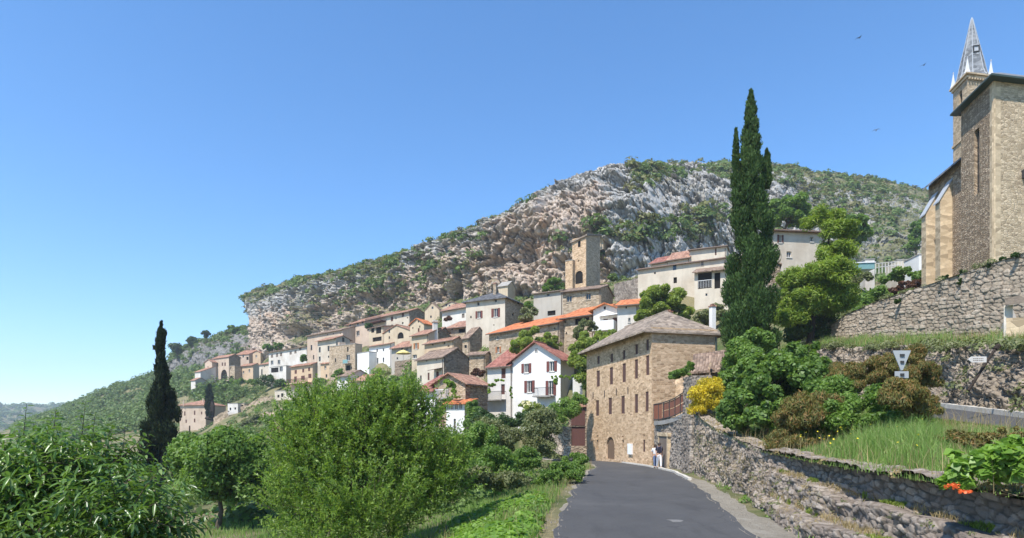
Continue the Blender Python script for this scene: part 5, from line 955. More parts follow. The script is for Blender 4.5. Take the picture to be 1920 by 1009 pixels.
# --- the bright almond tree in the middle
def almond():
    rg = np.random.default_rng(17); Y = 16.; E = [ell(*q) for q in ((690,825,90,100,16),(610,855,85,100,16),(775,840,76,102,16.3),(565,930,75,65,15.6),(690,930,150,80,15.6),(825,900,60,85,16.2),(722,765,50,48,16.2),(596,778,40,42,16.4),(640,1000,130,50,15.2),(655,790,36,50,16),(545,820,36,50,16.1))]
    ft = np.array([*at(640, 900, 16)[:2], 0]); ft[2] = gzs(ft[0], ft[1]); root = empty('almond_tree', ft, 'large bushy bright green tree with upright shoots standing below the village', 'tree')
    P, A = [], []; mb = MB()
    for c, Rr in E:
        for _ in range(int(330*Rr[0]*Rr[2])):
            d = unit(rg.normal(size=3)); p0 = c+d*Rr*(.2+.72*rg.random()**.6); ax = unit(d*np.array([.7,.7,.35])+np.array([0,0,.75])+.35*rg.normal(size=3)); ln = .35+.45*rg.random(); n = rg.integers(20, 34); q = np.linspace(.05, 1, n)
            pts = p0+ax*(q*ln)[:,None]+.015*rg.normal(size=(n, 3)); P.append(pts); A.append(np.repeat(ax[None], n, 0))
            if rg.random() < .3: mb.tube([p0, p0+ax*ln], [.009,.003], 4, False)
    for px, py, b in ((712,688,70),(705,700,60),(768,690,80),(775,705,70),(695,705,60),(600,712,60),(612,722,50),(655,715,60),(745,712,60),(560,772,50),(790,720,60),(640,730,50),(870,805,40),(540,800,50),(520,850,40)):
        for j in range(6):
            p0, p1 = at(px+rg.normal()*14, py+b+25, Y), at(px+rg.normal()*7, py+rg.random()*18, Y+rg.normal()*.3); n = 85; q = np.linspace(0, 1, n); P.append(p0+(p1-p0)*q[:,None]); A.append(np.repeat(unit(p1-p0)[None], n, 0)); mb.tube([p0, p1], [.012,.003], 4, False)
    P, A = np.concatenate(P), np.concatenate(A); n = len(P); sd = unit(np.cross(A, rg.normal(size=(n, 3)))); la = unit(A*.6+sd*.8); nn = unit(np.array([0,0,.8])+sd*.4+.6*rg.normal(size=(n, 3))); nn = unit(nn-la*(la*nn).sum(-1, keepdims=True)); s = .7+.6*rg.random(n)
    V, f = quads(P, la, nn, .095*s, .036*s, True); npmesh('crown', V, f, M['leaf_almond'], root); mb.build('twig', M['bark'], root)
    trunk(root, ft, at(680, 850, 16), .13, [E[i][0] for i in range(8)], 'bark', rg); print('almond leaves', n)
almond()
tree('round dark green tree on a short straight trunk beside the lawn', [(430,865,82,64,25),(370,865,52,58,25.5),(485,878,52,62,25),(420,828,58,32,25.4),(440,915,70,36,25.2)], 60000, .17, .10, 'leaf_mid', k=34, rs=.42, foot=(408,982,25), r=.11)
cypress('tall thin ragged dark cypress standing alone on the left', ((302,40), [(604,1),(625,5),(650,7),(690,10),(720,14),(760,21),(800,31),(850,34),(885,28)]), 30000, .24, .085, 'leaf_darkcypress', rag=.9)
cypress('towering dense green cypress with two side spires', ((1408,35), [(170,2),(200,8),(250,14),(290,20),(330,26),(400,33),(470,38),(540,44),(600,47),(680,49),(720,46)]), 150000, .20, .075, 'leaf_cypress', rag=.14, spires=[(1380,35.3,[(243,1),(265,4),(310,7),(370,9)]),(1438,35.5,[(282,1),(300,6),(350,8)])], foot=735)
tree('broad feathery yellow green conifer with a dark underside right of the cypress', [(1540,408,48,22,43,.8),(1572,432,42,22,42,.8),(1566,470,48,28,42,.8),(1500,525,48,26,42,.8),(1555,515,58,36,41,.8),(1505,560,66,36,42,.8),(1570,560,44,34,41.5,.8),(1485,590,44,26,42,.8),(1530,540,60,50,42.3,.8)], 80000, .30, .07, 'leaf_feather', k=30, rs=.5, shell=.1, foot=(1518,655,43), r=.28, bark='darkbark', limbs=9, up=.8)
bush('dark shaded evergreen bush under the feathery conifer', [(1520,610,42,42,44),(1495,620,30,40,43),(1545,630,30,30,43)], 12000, .26, .13, 'leaf_dark')
tree('large leaved fig bush spilling over the roadside wall', [(1462,725,88,68,22),(1405,700,52,60,23),(1400,770,52,52,22),(1450,785,60,48,21),(1530,690,34,34,22.5),(1500,660,44,24,23)], 38000, .155, .115, 'leaf_fig', k=26, rs=.3, name='fig_bush', cat='bush', foot=(1430,830,21.5), r=.07)
bush('bright green bush at the foot of the tall cypress', [(1390,670,48,38,30),(1370,720,25,40,30),(1420,640,30,25,31)], 14000, .18, .10, 'leaf_mid')
bush('yellow flowering broom bush on top of the roadside wall', [(1326,748,36,36,29.5),(1308,765,20,20,29.5),(1335,722,24,20,30)], 12000, .14, .05, 'leaf_broom', rs=.45)
for i, (lb, e, m_, n) in enumerate([('rust tipped evergreen bush drooping over the wall edge',[(1500,795,50,58,17.5),(1475,835,36,34,17),(1525,845,32,26,17),(1540,770,40,40,18)],'leaf_rust',17000),
  ('tall rust brown evergreen bush in front of the triangular road sign',[(1712,668,26,34,19),(1728,700,34,28,18.3),(1690,742,52,36,16.2),(1745,715,22,24,18.3),(1720,770,44,34,16.4)],'leaf_rust',20000),
  ('low rust topped bush left of the triangular road sign',[(1640,710,54,34,19),(1590,705,46,34,19.5),(1655,690,30,28,19)],'leaf_rust',14000),
  ('dark green bush in the middle of the wild hedge above the grass',[(1620,765,66,48,18),(1570,785,50,46,17.5),(1690,800,60,32,16.6),(1640,800,60,30,17)],'leaf_mid',20000),
  ('mid green leafy bush between the fig and the rust tipped bushes',[(1550,755,50,55,19),(1535,810,40,40,18),(1575,730,40,34,19.5)],'leaf_mid',16000),
  ('olive green bush at the edge of the upper road',[(1738,770,28,36,17.5),(1720,800,30,20,17)],'leaf_olive',5000)]):
    bush(lb, e, n*(2 if m_ == 'leaf_rust' else 1), .13 if m_ == 'leaf_rust' else .12, .026 if m_ == 'leaf_rust' else .05, m_, rs=.36, k=22, shell=.15, hang=.7 if m_ == 'leaf_rust' else 0)
bush('light green lime tree crown', [(0,0,1,1,40)], 10, .1, .1, 'leaf_mid') if False else None
tree('round pale green tree beside the long pale building', [(1245,561,51,40,63),(1226,590,40,24,63),(1268,585,32,28,62.5)], 32000, .26, .16, 'leaf_lime', k=26, rs=.3, foot=(1240,640,63))
tree('green tree with upright branches right of the white gabled house', [(1114,650,44,36,58),(1138,636,24,22,59),(1098,692,28,46,57),(1080,665,20,28,57.5)], 28000, .30, .16, 'leaf_lime', k=22, rs=.32, foot=(1100,745,57.5))
tree('olive tinted tree against the stone house wall above the green tree', [(1100,612,22,14,64),(1085,625,14,12,64)], 5000, .28, .12, 'leaf_olive', foot=(1098,660,64))
tree('bushy tree behind the red roof of the white gabled house', [(1000,640,40,27,69),(972,650,20,18,69),(1034,645,20,16,69.5)], 16000, .33, .18, 'leaf_lime', foot=(1000,690,69))
tree('small round tree at the foot of the old bell tower', [(1038,532,20,13,106),(1025,540,12,8,106)], 4500, .42, .24, 'leaf_mid', foot=(1038,560,106))
tree('broad green tree in the rock shelter under the left cliff', [(517,649,24,8,186),(500,652,12,7,186)], 3500, .6, .35, 'leaf_mid', foot=(517,672,186))
for lb, e, m_ in (('rounded dark tree at the left end of the rocky ridge',(332,653,15,13,276),'leaf_dark'),('dark tree on the rocky ridge next to the end tree',(361,639,12,12,274),'leaf_dark'),('tiny dark tree on the crest of the rocky ridge',(386,626,8,8,268),'leaf_dark'),('bright green tree where the rocky ridge meets the cliff',(440,618,15,9,258),'leaf_mid')):
    tree(lb, [e], 1500, .75, .45, m_, k=12, rs=.4, limbs=2)
tree('spreading green tree on the hillside right of the tall cypress', [(1475,395,44,30,95),(1500,410,30,22,94),(1450,410,20,24,95)], 14000, .5, .28, 'leaf_mid', foot=(1470,450,95))
tree('bushy green tree below the crags behind the feathery conifer', [(1590,425,36,22,92),(1615,440,22,18,92),(1570,405,22,14,93)], 10000, .5, .28, 'leaf_mid', foot=(1590,470,92))
tree('dark rounded tree beside the boulders next to the church', [(1722,435,16,24,140),(1712,460,12,14,140)], 4000, .6, .35, 'leaf_mid')
for lb, e, m_, n in (('dark green bush behind the end of the high terrace wall',[(1640,560,34,26,50),(1625,590,30,22,48)],'leaf_mid',7000),('leafy green hedge bush beside the purple shrub',[(1690,518,36,16,58),(1730,520,16,14,56)],'leaf_mid',5000),('dark purple red shrub behind the terrace wall',[(1700,540,32,16,50)],'leaf_purple',4500),('low green bush spilling along the terrace wall top',[(1610,605,28,18,45),(1580,615,20,16,45)],'leaf_dark',4500),('olive bush under the turquoise pool wall',[(1622,520,16,12,66),(1600,530,16,16,64)],'leaf_olive',3000)):
    bush(lb, e, n, .30, .17, m_)
cypress('slim dark cypress beside the lone pinkish house', ((393,157), [(722,2),(732,5),(750,7),(770,8),(782,7)]), 4500, .7, .3, 'leaf_darkcypress', foot=785)
tree('small round dark tree above the garden shelter', [(535,786,17,14,108),(520,792,10,8,108)], 4000, .36, .22, 'leaf_dark', foot=(533,808,108))
for lb, e, m_, n in (('big dark shrub below the orange tan house at the far end',[(440,734,36,17,188),(466,742,28,14,186),(490,735,20,14,180)],'leaf_wood',6500),('green shrub under the pink arched house',[(455,718,36,11,198),(425,726,22,10,198)],'leaf_mid',4500),('dark shrub below the narrow pale house',[(508,716,26,14,160),(528,722,18,12,158)],'leaf_dark',4500),
  ('shrub below the small white cottages at the far end',[(395,730,22,13,196),(370,738,16,10,195)],'leaf_dark',3200),('grey green shrub on the dry terraces',[(478,788,18,12,118),(460,796,12,9,116)],'leaf_olive',2800),('rounded shrub under the peach orange house',[(600,720,14,14,136)],'leaf_wood',2200),('climbing shrub at the corner of the grey white house',[(570,672,7,10,150)],'leaf_mid',1500),
  ('dark leafy shrub on the pinkish row house balcony',[(690,613,8,8,136)],'leaf_dark',1600),('purple leaved shrub beside the narrow white wall',[(840,598,8,7,106)],'leaf_purple',1500),('dark purple bush in front of the small stone house',[(896,700,14,9,74)],'leaf_purple',2500)):
    bush(lb, e, n, .42, .25, m_)
for lb, e, m_, n, L_ in (('wide dense shrub bank below the white gabled house',[(960,800,60,30,44),(905,790,26,28,46),(1000,790,40,24,46)],'leaf_dark',17000,.17),('bright green shrub below the garden wall of the white house',[(1060,770,34,30,50),(1040,785,26,22,48),(1085,750,18,18,51)],'leaf_mid',12000,.18),
  ('silvery green spreading bush beside the almond tree',[(980,830,75,48,30),(1020,800,40,40,31),(920,820,45,40,29)],'leaf_olive',22000,.14),('dark leafy bush on the bank left of the road',[(930,870,60,40,24),(900,840,40,50,25),(985,865,40,30,26)],'leaf_mid',20000,.12),('rounded bramble hedge at the left edge of the road',[(1058,888,38,26,25),(1030,900,34,22,24),(1076,884,22,24,25.5),(1090,868,18,18,29.5),(1075,862,24,16,30)],'leaf_mid',24000,.10),
  ('fresh green weedy bush on the verge slope',[(950,905,50,28,19),(900,900,40,35,18.5)],'leaf_olive',10000,.10),('shrub at the foot of the stone house with the vine balcony',[(888,775,16,28,55),(878,795,14,16,54)],'leaf_mid',5000,.2),('pale flowering rose bush against the white house wall',[(1000,768,28,16,56),(985,760,16,10,57)],'leaf_lime',4500,.16)):
    bush(lb, e, n, L_, L_*.5, m_, shell=.25, k=20, rs=.36)
for lb, e, m_ in (('rambling green shrub at the shaded side of the large hipped house',[(985,592,13,20,82),(1000,585,10,10,83)],'leaf_olive'),('small green bush above the orange roof next to the hipped house',[(990,574,8,8,86)],'leaf_mid'),('leafy shrub between the bell tower houses and the cliff',[(1150,520,10,14,96)],'leaf_wood'),('green bush under the tan tower house wall',[(636,698,10,8,118),(628,706,8,6,118)],'leaf_mid'),('creeper on the wall of the small stone house',[(924,690,6,10,77)],'leaf_wood'),('shrubs at the foot of the bright white house',[(740,712,14,8,106),(722,716,12,8,108)],'leaf_mid')):
    bush(lb, e, 2600, .34, .2, m_)
bush('grey green shrub between the stone building and the long pale building', [(1320,600,24,20,66),(1345,590,18,24,65),(1300,615,20,14,64)], 5000, .3, .17, 'leaf_olive')
# vines
bush('green vine trained over the balcony of the stone gabled house', [(846,722,9,8,61),(851,735,5,10,60.6),(838,716,8,5,61)], 3000, .2, .16, 'leaf_vine', name='vine', cat='vine')
bush('vine arching over the balcony of the pale grey wing', [(922,722,8,4,62.6),(917,732,3,14,62.6),(958,738,3,16,62.6),(935,714,10,3,62.8)], 2600, .17, .14, 'leaf_vine', name='vine', cat='vine')
bush('vine on the pergola at the right of the white gabled house', [(1055,708,26,4,62),(1042,716,5,10,63),(1080,706,12,4,61.5)], 3200, .17, .14, 'leaf_vine', name='vine', cat='vine')
bush('climbing plant over the broken honey stone wall by the balcony', [(1276,700,20,12,36.5),(1262,706,14,8,37.5),(1294,690,8,16,35)], 5000, .16, .11, 'leaf_mid', name='climber', cat='climber')
bush('grassy growth on the orange edged annex roof', [(855,745,14,3,59.5)], 900, .16, .08, 'leaf_lime', name='roof_plant', cat='plant')
for lb, e, n in (('trailing plant hanging down the high terrace wall below the church buttress',[(1772,530,10,16,31.6,.3),(1768,560,7,24,31.6,.3),(1771,590,5,18,31.4,.3)],4000),('dark tuft growing on top of the terrace wall below the church',[(1808,515,14,10,30.2,.4),(1803,530,9,10,30,.3)],2200),('bush sprouting from the face of the terrace wall',[(1682,565,7,9,34.3,.4)],1500),('tuft of weeds on the terrace wall under the church corner',[(1860,497,10,7,28.2,.4),(1880,488,8,8,27.6,.4)],1600),('weed clump on the wall top near the frame edge',[(1905,480,10,6,26.6,.4)],1000)):
    bush(lb, e, n, .13, .07, 'leaf_dark', name='wall_plant', cat='plant')
# hanging growth over the roadside wall and big leaved plants on the bank
bush('tall plants with broad bright leaves and red flowers on the bank', [(1840,872,66,44,7.6,.6),(1890,880,56,50,7.3,.6),(1798,900,36,28,7.6,.6),(1915,850,36,36,7.8,.6)], 3600, .125, .105, 'leaf_cover', name='hollyhock_patch', cat='plants', shell=.15, up=1.0, k=26)
bush('brownish weeds along the near edge of the upper road', [(1830,828,60,20,11.5,.6),(1790,820,40,16,12,.6),(1895,818,34,18,11.2,.6)], 5000, .09, .03, 'leaf_rust', name='weed_patch', cat='plants')
for lb, e in (('red flowers at the foot of the broad leaved plants',(1786,912,18,8,7.2)),('red flowers in front of the bright green leaves',(1812,922,12,6,6.9)),('pink red flowers on the wall edge by the rust tipped bush',(1478,855,6,5,15.5))): bush(lb, [e], 60, .035, .03, 'petal_red', name='flowers', cat='flowers')
bush('white roses among the pale flowering bush', [(1003,763,24,9,55.4),(985,757,14,6,56)], 260, .14, .13, 'petal_white', name='flowers', cat='flowers')

# ---------------------------------------------------------------- ground cover that nobody could count
def stuff(name, V, f, m): tag(npmesh(name, V, f, m, None, (0,0,0)), kind='stuff')
def scatter_bushes(name, C_, Rd, per, Lk, mat, seed, zs=.8):
    rg = np.random.default_rng(seed); n = len(C_); i = np.repeat(np.arange(n), per); d = unit(rg.normal(size=(len(i), 3))); d[:,2] = np.abs(d[:,2])*1.1-.25
    lump = 1+.35*vn(d[:,0]*2.2+i*7.3, d[:,1]*2.2, d[:,2]*2.2, seed); p = C_[i]+d*(Rd[i]*(.55+.5*rg.random(len(i)))*lump)[:,None]*np.array([1,1,zs]); nr = unit(d+.4*rg.normal(size=d.shape)+np.array([0,0,.4])); ax = unit(np.cross(nr, rg.normal(size=d.shape))); s = (.6+.8*rg.random(len(i)))*Rd[i]
    V, f = quads(p, ax, nr, Lk*s, Lk*.6*s); stuff(name, V, f, M[mat])
def pick(rg, n, xr, yr, fn=None):
    x, y = rg.uniform(*xr, n), rg.uniform(*yr, n)
    if fn is not None: k = fn(x, y); x, y = x[k], y[k]
    return np.stack([x, y, gz(x, y)], -1)
def poly_free(x, y):
    """keeps plants out of the houses"""
    ok = np.ones(len(x), bool)
    for h in HS+[mill]:
        u, v = (x-h.C[0])*h.a[0]+(y-h.C[1])*h.a[1], (x-h.C[0])*h.b[0]+(y-h.C[1])*h.b[1]; ok &= ~((u > -1.2) & (u < h.wa+1) & (v > -1.6) & (v < h.wb+.5))
    return ok
rg = np.random.default_rng(5)
V, nr_, vg, T_, PXc, PYc = CL
pr = np.clip(vg+fbm(V[...,0]/9, V[...,1]/9, V[...,2]/6, 3, 77)*.5-.28, 0, 1)**1.4*(T_ > 0)*np.where(T_ > 1, .45, 1)+((T_ > .95) & (T_ < 1.12))*.10+((T_ > .66) & (T_ < 1.1))*(PXc < 1010)*(.12+.35*np.clip(fbm(V[...,0]/12, V[...,1]/12, V[...,2]/8, 3, 78), 0, 1))
for cx, cy, rx, ry, k in ((1195,432,62,22,3.0),(1305,420,42,22,2.6),(700,530,60,35,.6),(780,515,60,30,.5),(850,488,50,25,.5),(620,555,40,25,.4),(1130,470,14,40,.9),(1205,330,22,22,1.2),(1240,318,40,14,1.6),(1395,320,70,16,1.3),(1560,350,60,22,.7),(1680,390,40,26,.5),(1640,356,70,10,.7),(1215,455,30,14,.8),(1335,400,30,26,.7),(1095,470,8,20,.6),(690,520,34,22,.7),(770,490,30,14,.7),(1620,405,80,40,.5),(1480,330,30,18,.9),(880,440,40,8,.8),(1410,330,50,20,.5),(1550,380,30,30,.7)): pr = pr+k*np.exp(-(((PXc-cx)/rx)**2+((PYc-cy)/ry)**2)**1.5)
ar = np.linalg.norm(np.cross(np.gradient(V, axis=1), np.gradient(V, axis=0)), axis=-1); wgt = (pr*ar).ravel(); wgt[(T_ > 1.5).ravel()] = 0
idx = rg.choice(len(wgt), 9800, p=wgt/wgt.sum()); P = V.reshape(-1, 3)[idx]+nr_.reshape(-1, 3)[idx]*0; Yf = P[:,1]/190
Rd = (.5+1.1*rg.random(len(P))**2)*np.where(rg.random(len(P)) < .1, 1.5, 1); h_ = len(P)//2
scatter_bushes('scrub', P[:h_], Rd[:h_], 46, .55, 'leaf_scrub', 61); scatter_bushes('green_scrub', P[h_:], Rd[h_:]*1.25, 60, .5, 'leaf_wood', 62)
V2, _, vg2, T2, _, _ = CL2; wgt = (np.clip(vg2+.05, 0, 1)*(T2 > -.1)*(T2 < 1.1)).ravel(); idx = rg.choice(len(wgt), 420, p=wgt/wgt.sum()); scatter_bushes('ridge_scrub', V2.reshape(-1, 3)[idx], .7+1.5*rg.random(420), 60, .5, 'leaf_wood', 63)
# wooded slope on the left
def inpx(x, y, a, b): p = CX+F*x/y; return (p > a) & (p < b)
P = pick(rg, 5000, (-330,-60), (175,430), lambda x, y: inpx(x, y, 30, 440) & poly_free(x, y)); pp, qq = CX+F*P[:,0]/P[:,1], HY-F*(P[:,2]-EYE)/P[:,1]; P = P[~((pp > 315) & (qq < 700-.25*(pp-330)))][:1500]
scatter_bushes('hillside_woodland', P+np.array([0,0,.8]), 1.5+2.2*rg.random(len(P)), 120, .34, 'leaf_wood', 64, 1.0)
P = pick(rg, 1400, (-1300,-350), (720,1330), lambda x, y: inpx(x, y, -300, 420)); scatter_bushes('far_woodland', P+np.array([0,0,2.]), 5+5*rg.random(len(P)), 40, .5, 'leaf_wood', 65, .9)
# gardens and terraces of the village slope
P = pick(rg, 5200, (-110,40), (48,235), lambda x, y: inpx(x, y, 320, 1200) & poly_free(x, y) & (fbm(x/12, y/12, 0*x, 3, 44) > -.22)); P = P[:2400]; k = rg.random(len(P)) < .5
scatter_bushes('garden_undergrowth', P[k], .5+.9*rg.random(k.sum()), 60, .42, 'leaf_wood', 66); scatter_bushes('dry_undergrowth', P[~k], .4+.7*rg.random((~k).sum()), 46, .45, 'leaf_olive', 67)
P = pick(rg, 900, (20,95), (46,160), lambda x, y: inpx(x, y, 1430, 1760) & poly_free(x, y) & (x/y > .45)); scatter_bushes('slope_undergrowth', P, .7+1.2*rg.random(len(P)), 70, .4, 'leaf_wood', 68)
# valley gardens behind the foreground trees
P = pick(rg, 1500, (-60,2), (26,140), lambda x, y: inpx(x, y, -60, 1050) & (road_d(x, y)[0] > 2.5) & poly_free(x, y)); k = rg.random(len(P)) < .6
scatter_bushes('valley_undergrowth', P[k], .6+1.3*rg.random(k.sum()), 110, .26, 'leaf_wood', 69); scatter_bushes('dark_undergrowth', P[~k], .6+1.1*rg.random((~k).sum()), 100, .26, 'leaf_mid', 70)
# grass
def grass(name, P, h, wd, mat, seed, lean=.35):
    rg = np.random.default_rng(seed); n = len(P); an = rg.random(n)*6.283; s = np.stack([np.cos(an), np.sin(an), 0*an], -1); ln = np.stack([np.cos(an*3), np.sin(an*3), 0*an], -1)*lean*rg.random((n, 1)); H_ = (h*(.5+.8*rg.random(n)))[:,None]
    ax = unit(np.array([0,0,1.])+ln*.5); m_ = P+ax*H_*.55; tp = P+unit(np.array([0,0,1.])+ln*1.6)*H_; Vv = np.stack([P-s*wd, P+s*wd, m_+s*wd*.7, m_-s*wd*.7, tp+s*wd*.1, tp-s*wd*.1], 1).reshape(-1, 3); k = np.arange(n)[:,None]*6
    stuff(name, Vv, np.concatenate([k+np.array([[0,1,2,3]]), k+np.array([[3,2,4,5]])]), M[mat])
P = pick(rg, 26000, (-14,1.5), (9,40), lambda x, y: (road_d(x, y)[0] > .35) & (x < np.interp(y, [9,40], [.6,6]))); grass('lawn_grass', P, .22, .014, 'leaf_grass', 71)
P = pick(rg, 15000, (-3,6), (8,44), lambda x, y: (road_d(x, y)[0] > .35) & (road_d(x, y)[0] < 3) & (x < np.interp(y, [8,44], [1.,6.2]))); grass('verge_grass', P, .3, .013, 'leaf_grass', 72)
Wt_ = np.array(Wt); grass('dry_verge_grass', P[::3]+np.array([.15,.1,0]), .42, .007, 'leaf_dry', 86, .6); gd = BK.reshape(-1, 3); w_ = np.ones(len(gd)); w_[(gd[:,1] < 5) | (gd[:,1] > 33)] = 0; w_ /= w_.sum()
P = gd[rg.choice(len(gd), 60000, p=w_)]+rg.normal(size=(60000, 3))*np.array([.12,.12,.0]); k = np.clip(fbm(P[:,0]*.5, P[:,1]*.5, 0*P[:,0], 3, 12)+.6, .25, 1.); pk = CX+F*P[:,0]/np.maximum(P[:,1], 1); k = k*np.interp(pk, [1500,1560,1740,1800], [.5,1,1,.35])*np.interp(P[:,0]-np.interp(P[:,1], Wt_[:,1], Wt_[:,0]), [.3,1.2,3.2,5], [.15,.9,1,.5])
grass('long_bank_grass', P, .75*k, .0065, 'leaf_grass', 73, .5)
P2 = P[rg.choice(len(P), 4000)]; grass('dry_bank_grass', P2, .5, .005, 'leaf_dry', 74, .5)
P3 = P[(pk > 1500) & (pk < 1740)]; P3 = P3[rg.choice(len(P3), 110)]+np.array([0,0,.45]); Vq, fq = quads(P3, unit(rg.normal(size=P3.shape)), unit(rg.normal(size=P3.shape)+np.array([0,0,2])), .05, .045); stuff('yellow_bank_flowers', Vq, fq, M['petal_yellow'])
A_, B_ = K1r, U0r; t = rg.random(8000)[:,None]; i = rg.integers(20, 290, 8000); P = A_[i]*(1-t)+B_[i]*t; grass('ledge_grass', P, .42*np.clip(.8+fbm(P[:,0], P[:,1], 0*P[:,0], 3, 15)*1.4, .2, 1.5), .012, 'leaf_grass', 75, .5); grass('dry_ledge_grass', P[::3]+np.array([.1,.1,0]), .5, .008, 'leaf_dry', 85, .5)
P = K1r[rg.integers(30, 290, 160)]+rg.normal(size=(160, 3))*np.array([.4,.4,.05]); scatter_bushes('ledge_weeds', P, .15+.35*rg.random(160), 130, .3, 'leaf_olive', 76)
P = U1r[rg.integers(60, 290, 90)]+rg.normal(size=(90, 3))*np.array([.15,.3,.02]); scatter_bushes('wall_top_weeds', P, .12+.22*rg.random(90), 70, .35, 'leaf_olive', 77)
P = Wr[rg.integers(60, 299, 110)]+rg.normal(size=(110, 3))*np.array([.25,.3,.0])+np.array([.3,0,0]); scatter_bushes('wall_edge_weeds', P, .05+.13*rg.random(110), 60, .35, 'leaf_dry', 78)
i = rg.integers(0, 560, 70); j = rg.integers(8, 60, 70); scatter_bushes('rock_weeds', RB[j, i], .15+.3*rg.random(70), 80, .32, 'leaf_olive', 79)
i = rg.integers(420, 1300, 190); j = rg.integers(10, 85, 190); scatter_bushes('wall_weeds', WP[j, i], .04+.08*rg.random(190), 40, .4, 'leaf_olive', 80); i = rg.integers(600, 1300, 420); j = rg.integers(30, 89, 420); P = np.repeat(WP[j, i], 14, 0)+rg.normal(size=(5880, 3))*np.array([.03,.10,.05]); nq = unit(np.array([-1.,-.2,.3])+.6*rg.normal(size=P.shape)); aq = unit(np.array([-.25,0,-.8])+.6*rg.normal(size=P.shape)); V, f = quads(P, aq, nq, .06+.09*rg.random(len(P)), .009); stuff('dry_wall_weeds', V, f, M['leaf_dry'])
for r0, r1, sd in ((44,50,87),(80,86,88)):
    i = rg.integers(300, 760, 9000); j = rg.integers(r0, r1, 9000); P = WP[j, i]; k = fbm(P[:,0]*1.1, P[:,1]*1.1, 0*P[:,0]+sd, 3, 95); Pg = P[k > .22]; grass('ledge_moss', Pg, .07, .008, 'leaf_lime', sd, .9); Pd = P[(k < .1)][::4]; grass('dry_ledge_stalks', Pd, .13, .005, 'leaf_dry', sd+10, .9)
# broad leaved ground cover left of the road, weeds at the foot of the wall
P = pick(rg, 3600, (-2.6,.9), (9.5,20), lambda x, y: inpx(x, y, 855, 1035) & (road_d(x, y)[0] > .55) & (fbm(x*.7, y*.7, 0*x, 3, 91) > -.1)); scatter_bushes('broad_leaved_ground_cover', P+np.array([0,0,.08]), .12+.18*rg.random(len(P)), 26, .62, 'leaf_cover', 81)
P = pick(rg, 500, (4,11), (12,45), lambda x, y: (road_d(x, y)[0] > .9) & (road_d(x, y)[0] < 1.7) & (fbm(x*.5, y*.5, 0*x, 2, 93) > .0) & (x > 4)); scatter_bushes('wall_foot_weeds', P, .1+.22*rg.random(len(P)), 60, .4, 'leaf_mid', 82)
P = pick(rg, 5000, (4,11), (11,45), lambda x, y: (road_d(x, y)[0] > .7) & (road_d(x, y)[0] < 1.8) & (x > 4) & (fbm(x*.6, y*.6, 0*x, 2, 94) > -.15)); grass('wall_foot_grass', P, .2, .012, 'leaf_grass', 83)
# ---------------------------------------------------------------- signs, people, birds, small things
def sign_plate(mb, c, pts, th=.02):
    F_ = [c+np.array([x, 0, z]) for x, z in pts]; Bk = [p+np.array([0, th, 0]) for p in F_]; mb.face(F_); mb.face(Bk[::-1])
    for i in range(len(F_)): j = (i+1) % len(F_); mb.face([F_[i], Bk[i], Bk[j], F_[j]])
M['signback'] = flat('pale_grey_sign_back', (.38,.40,.40), .5, .1)
TS = empty('road_sign', at(1690,800,17.2), 'pale triangular road sign pointing down with a small plate below, seen from behind', 'road sign')
c = at(1691,677,17.2); mb = MB(); sign_plate(mb, c, [(-.27,.31),(.27,.31),(.03,-.27),(-.03,-.27)]); mb.build('triangle_plate', M['signback'], TS)
mb = MB(); sign_plate(mb, c+np.array([.0,0,-.40]), [(-.2,.10),(.2,.10),(.2,-.10),(-.2,-.10)]); mb.build('small_plate', M['signback'], TS)
for z, w_ in ((.17,.13),(-.03,.10),(-.40,.11)): mb = MB(); mb.box(c+np.array([-w_/2,-.03,z-.035]), np.array([w_,0,0]), np.array([0,.025,0]), np.array([0,0,.07])); mb.build('clamp', M['iron'], TS)
mb = MB(); mb.tube([at(1691,800,17.25)+np.array([0,0,-.6]), c+np.array([0,.06,.25])], .03, 8); mb.build('post', M['concrete'], TS)
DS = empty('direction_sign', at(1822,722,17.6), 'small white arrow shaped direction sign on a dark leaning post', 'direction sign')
c = at(1833,674,17); mb = MB(); sign_plate(mb, c, [(.26,.085),(.26,-.085),(-.17,-.085),(-.27,0),(-.17,.085)]); mb.build('plate', M['frame'], DS)
mb = MB()
for z in (.025,-.03):
    x = -.13
    for w_ in (.05,.03,.06,.04,.05,.03): mb.box(c+np.array([x,-.004,z-.012]), np.array([w_*.8,0,0]), np.array([0,.003,0]), np.array([0,0,.022])); x += w_+.008
mb.build('lettering', M['shutgrey'], DS)
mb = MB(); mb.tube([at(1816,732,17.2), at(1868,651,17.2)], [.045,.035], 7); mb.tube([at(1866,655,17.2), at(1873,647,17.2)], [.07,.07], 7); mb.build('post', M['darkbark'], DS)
def skinfig(name, verts, edges, rad, m, parent, lv=2):
    me = bpy.data.meshes.new(name); org = np.array(parent['org']); me.from_pydata([tuple(np.asarray(v)-org) for v in verts], edges, []); o = link(name, me, parent, org); me.materials.append(m)
    o.modifiers.new('skin', 'SKIN'); me.skin_vertices.new() if not me.skin_vertices else None
    for i, r in enumerate(rad): me.skin_vertices[0].data[i].radius = (r, r) if np.isscalar(r) else r
    me.skin_vertices[0].data[0].use_root = True; s = o.modifiers.new('sub', 'SUBSURF'); s.levels = lv; s.render_levels = lv; o.modifiers['skin'].use_smooth_shade = True; return o
M['skin'] = flat('skin', (.50,.30,.21), .6, .1); M['hair'] = flat('dark_hair', (.045,.03,.022), .6, .3, .3, 30); M['cloth_white'] = flat('white_cotton', (.74,.74,.76), .85, .12, .1, 9); M['cloth_blue'] = flat('blue_denim', (.12,.16,.27), .9, .25, .1, 9); M['cloth_dark'] = flat('dark_navy_cloth', (.035,.035,.055), .9, .25, .1, 9); M['shoe'] = flat('dark_shoe', (.05,.045,.04), .7, .2); M['pack'] = flat('grey_backpack_cloth', (.16,.15,.19), .85, .3, .1, 9)
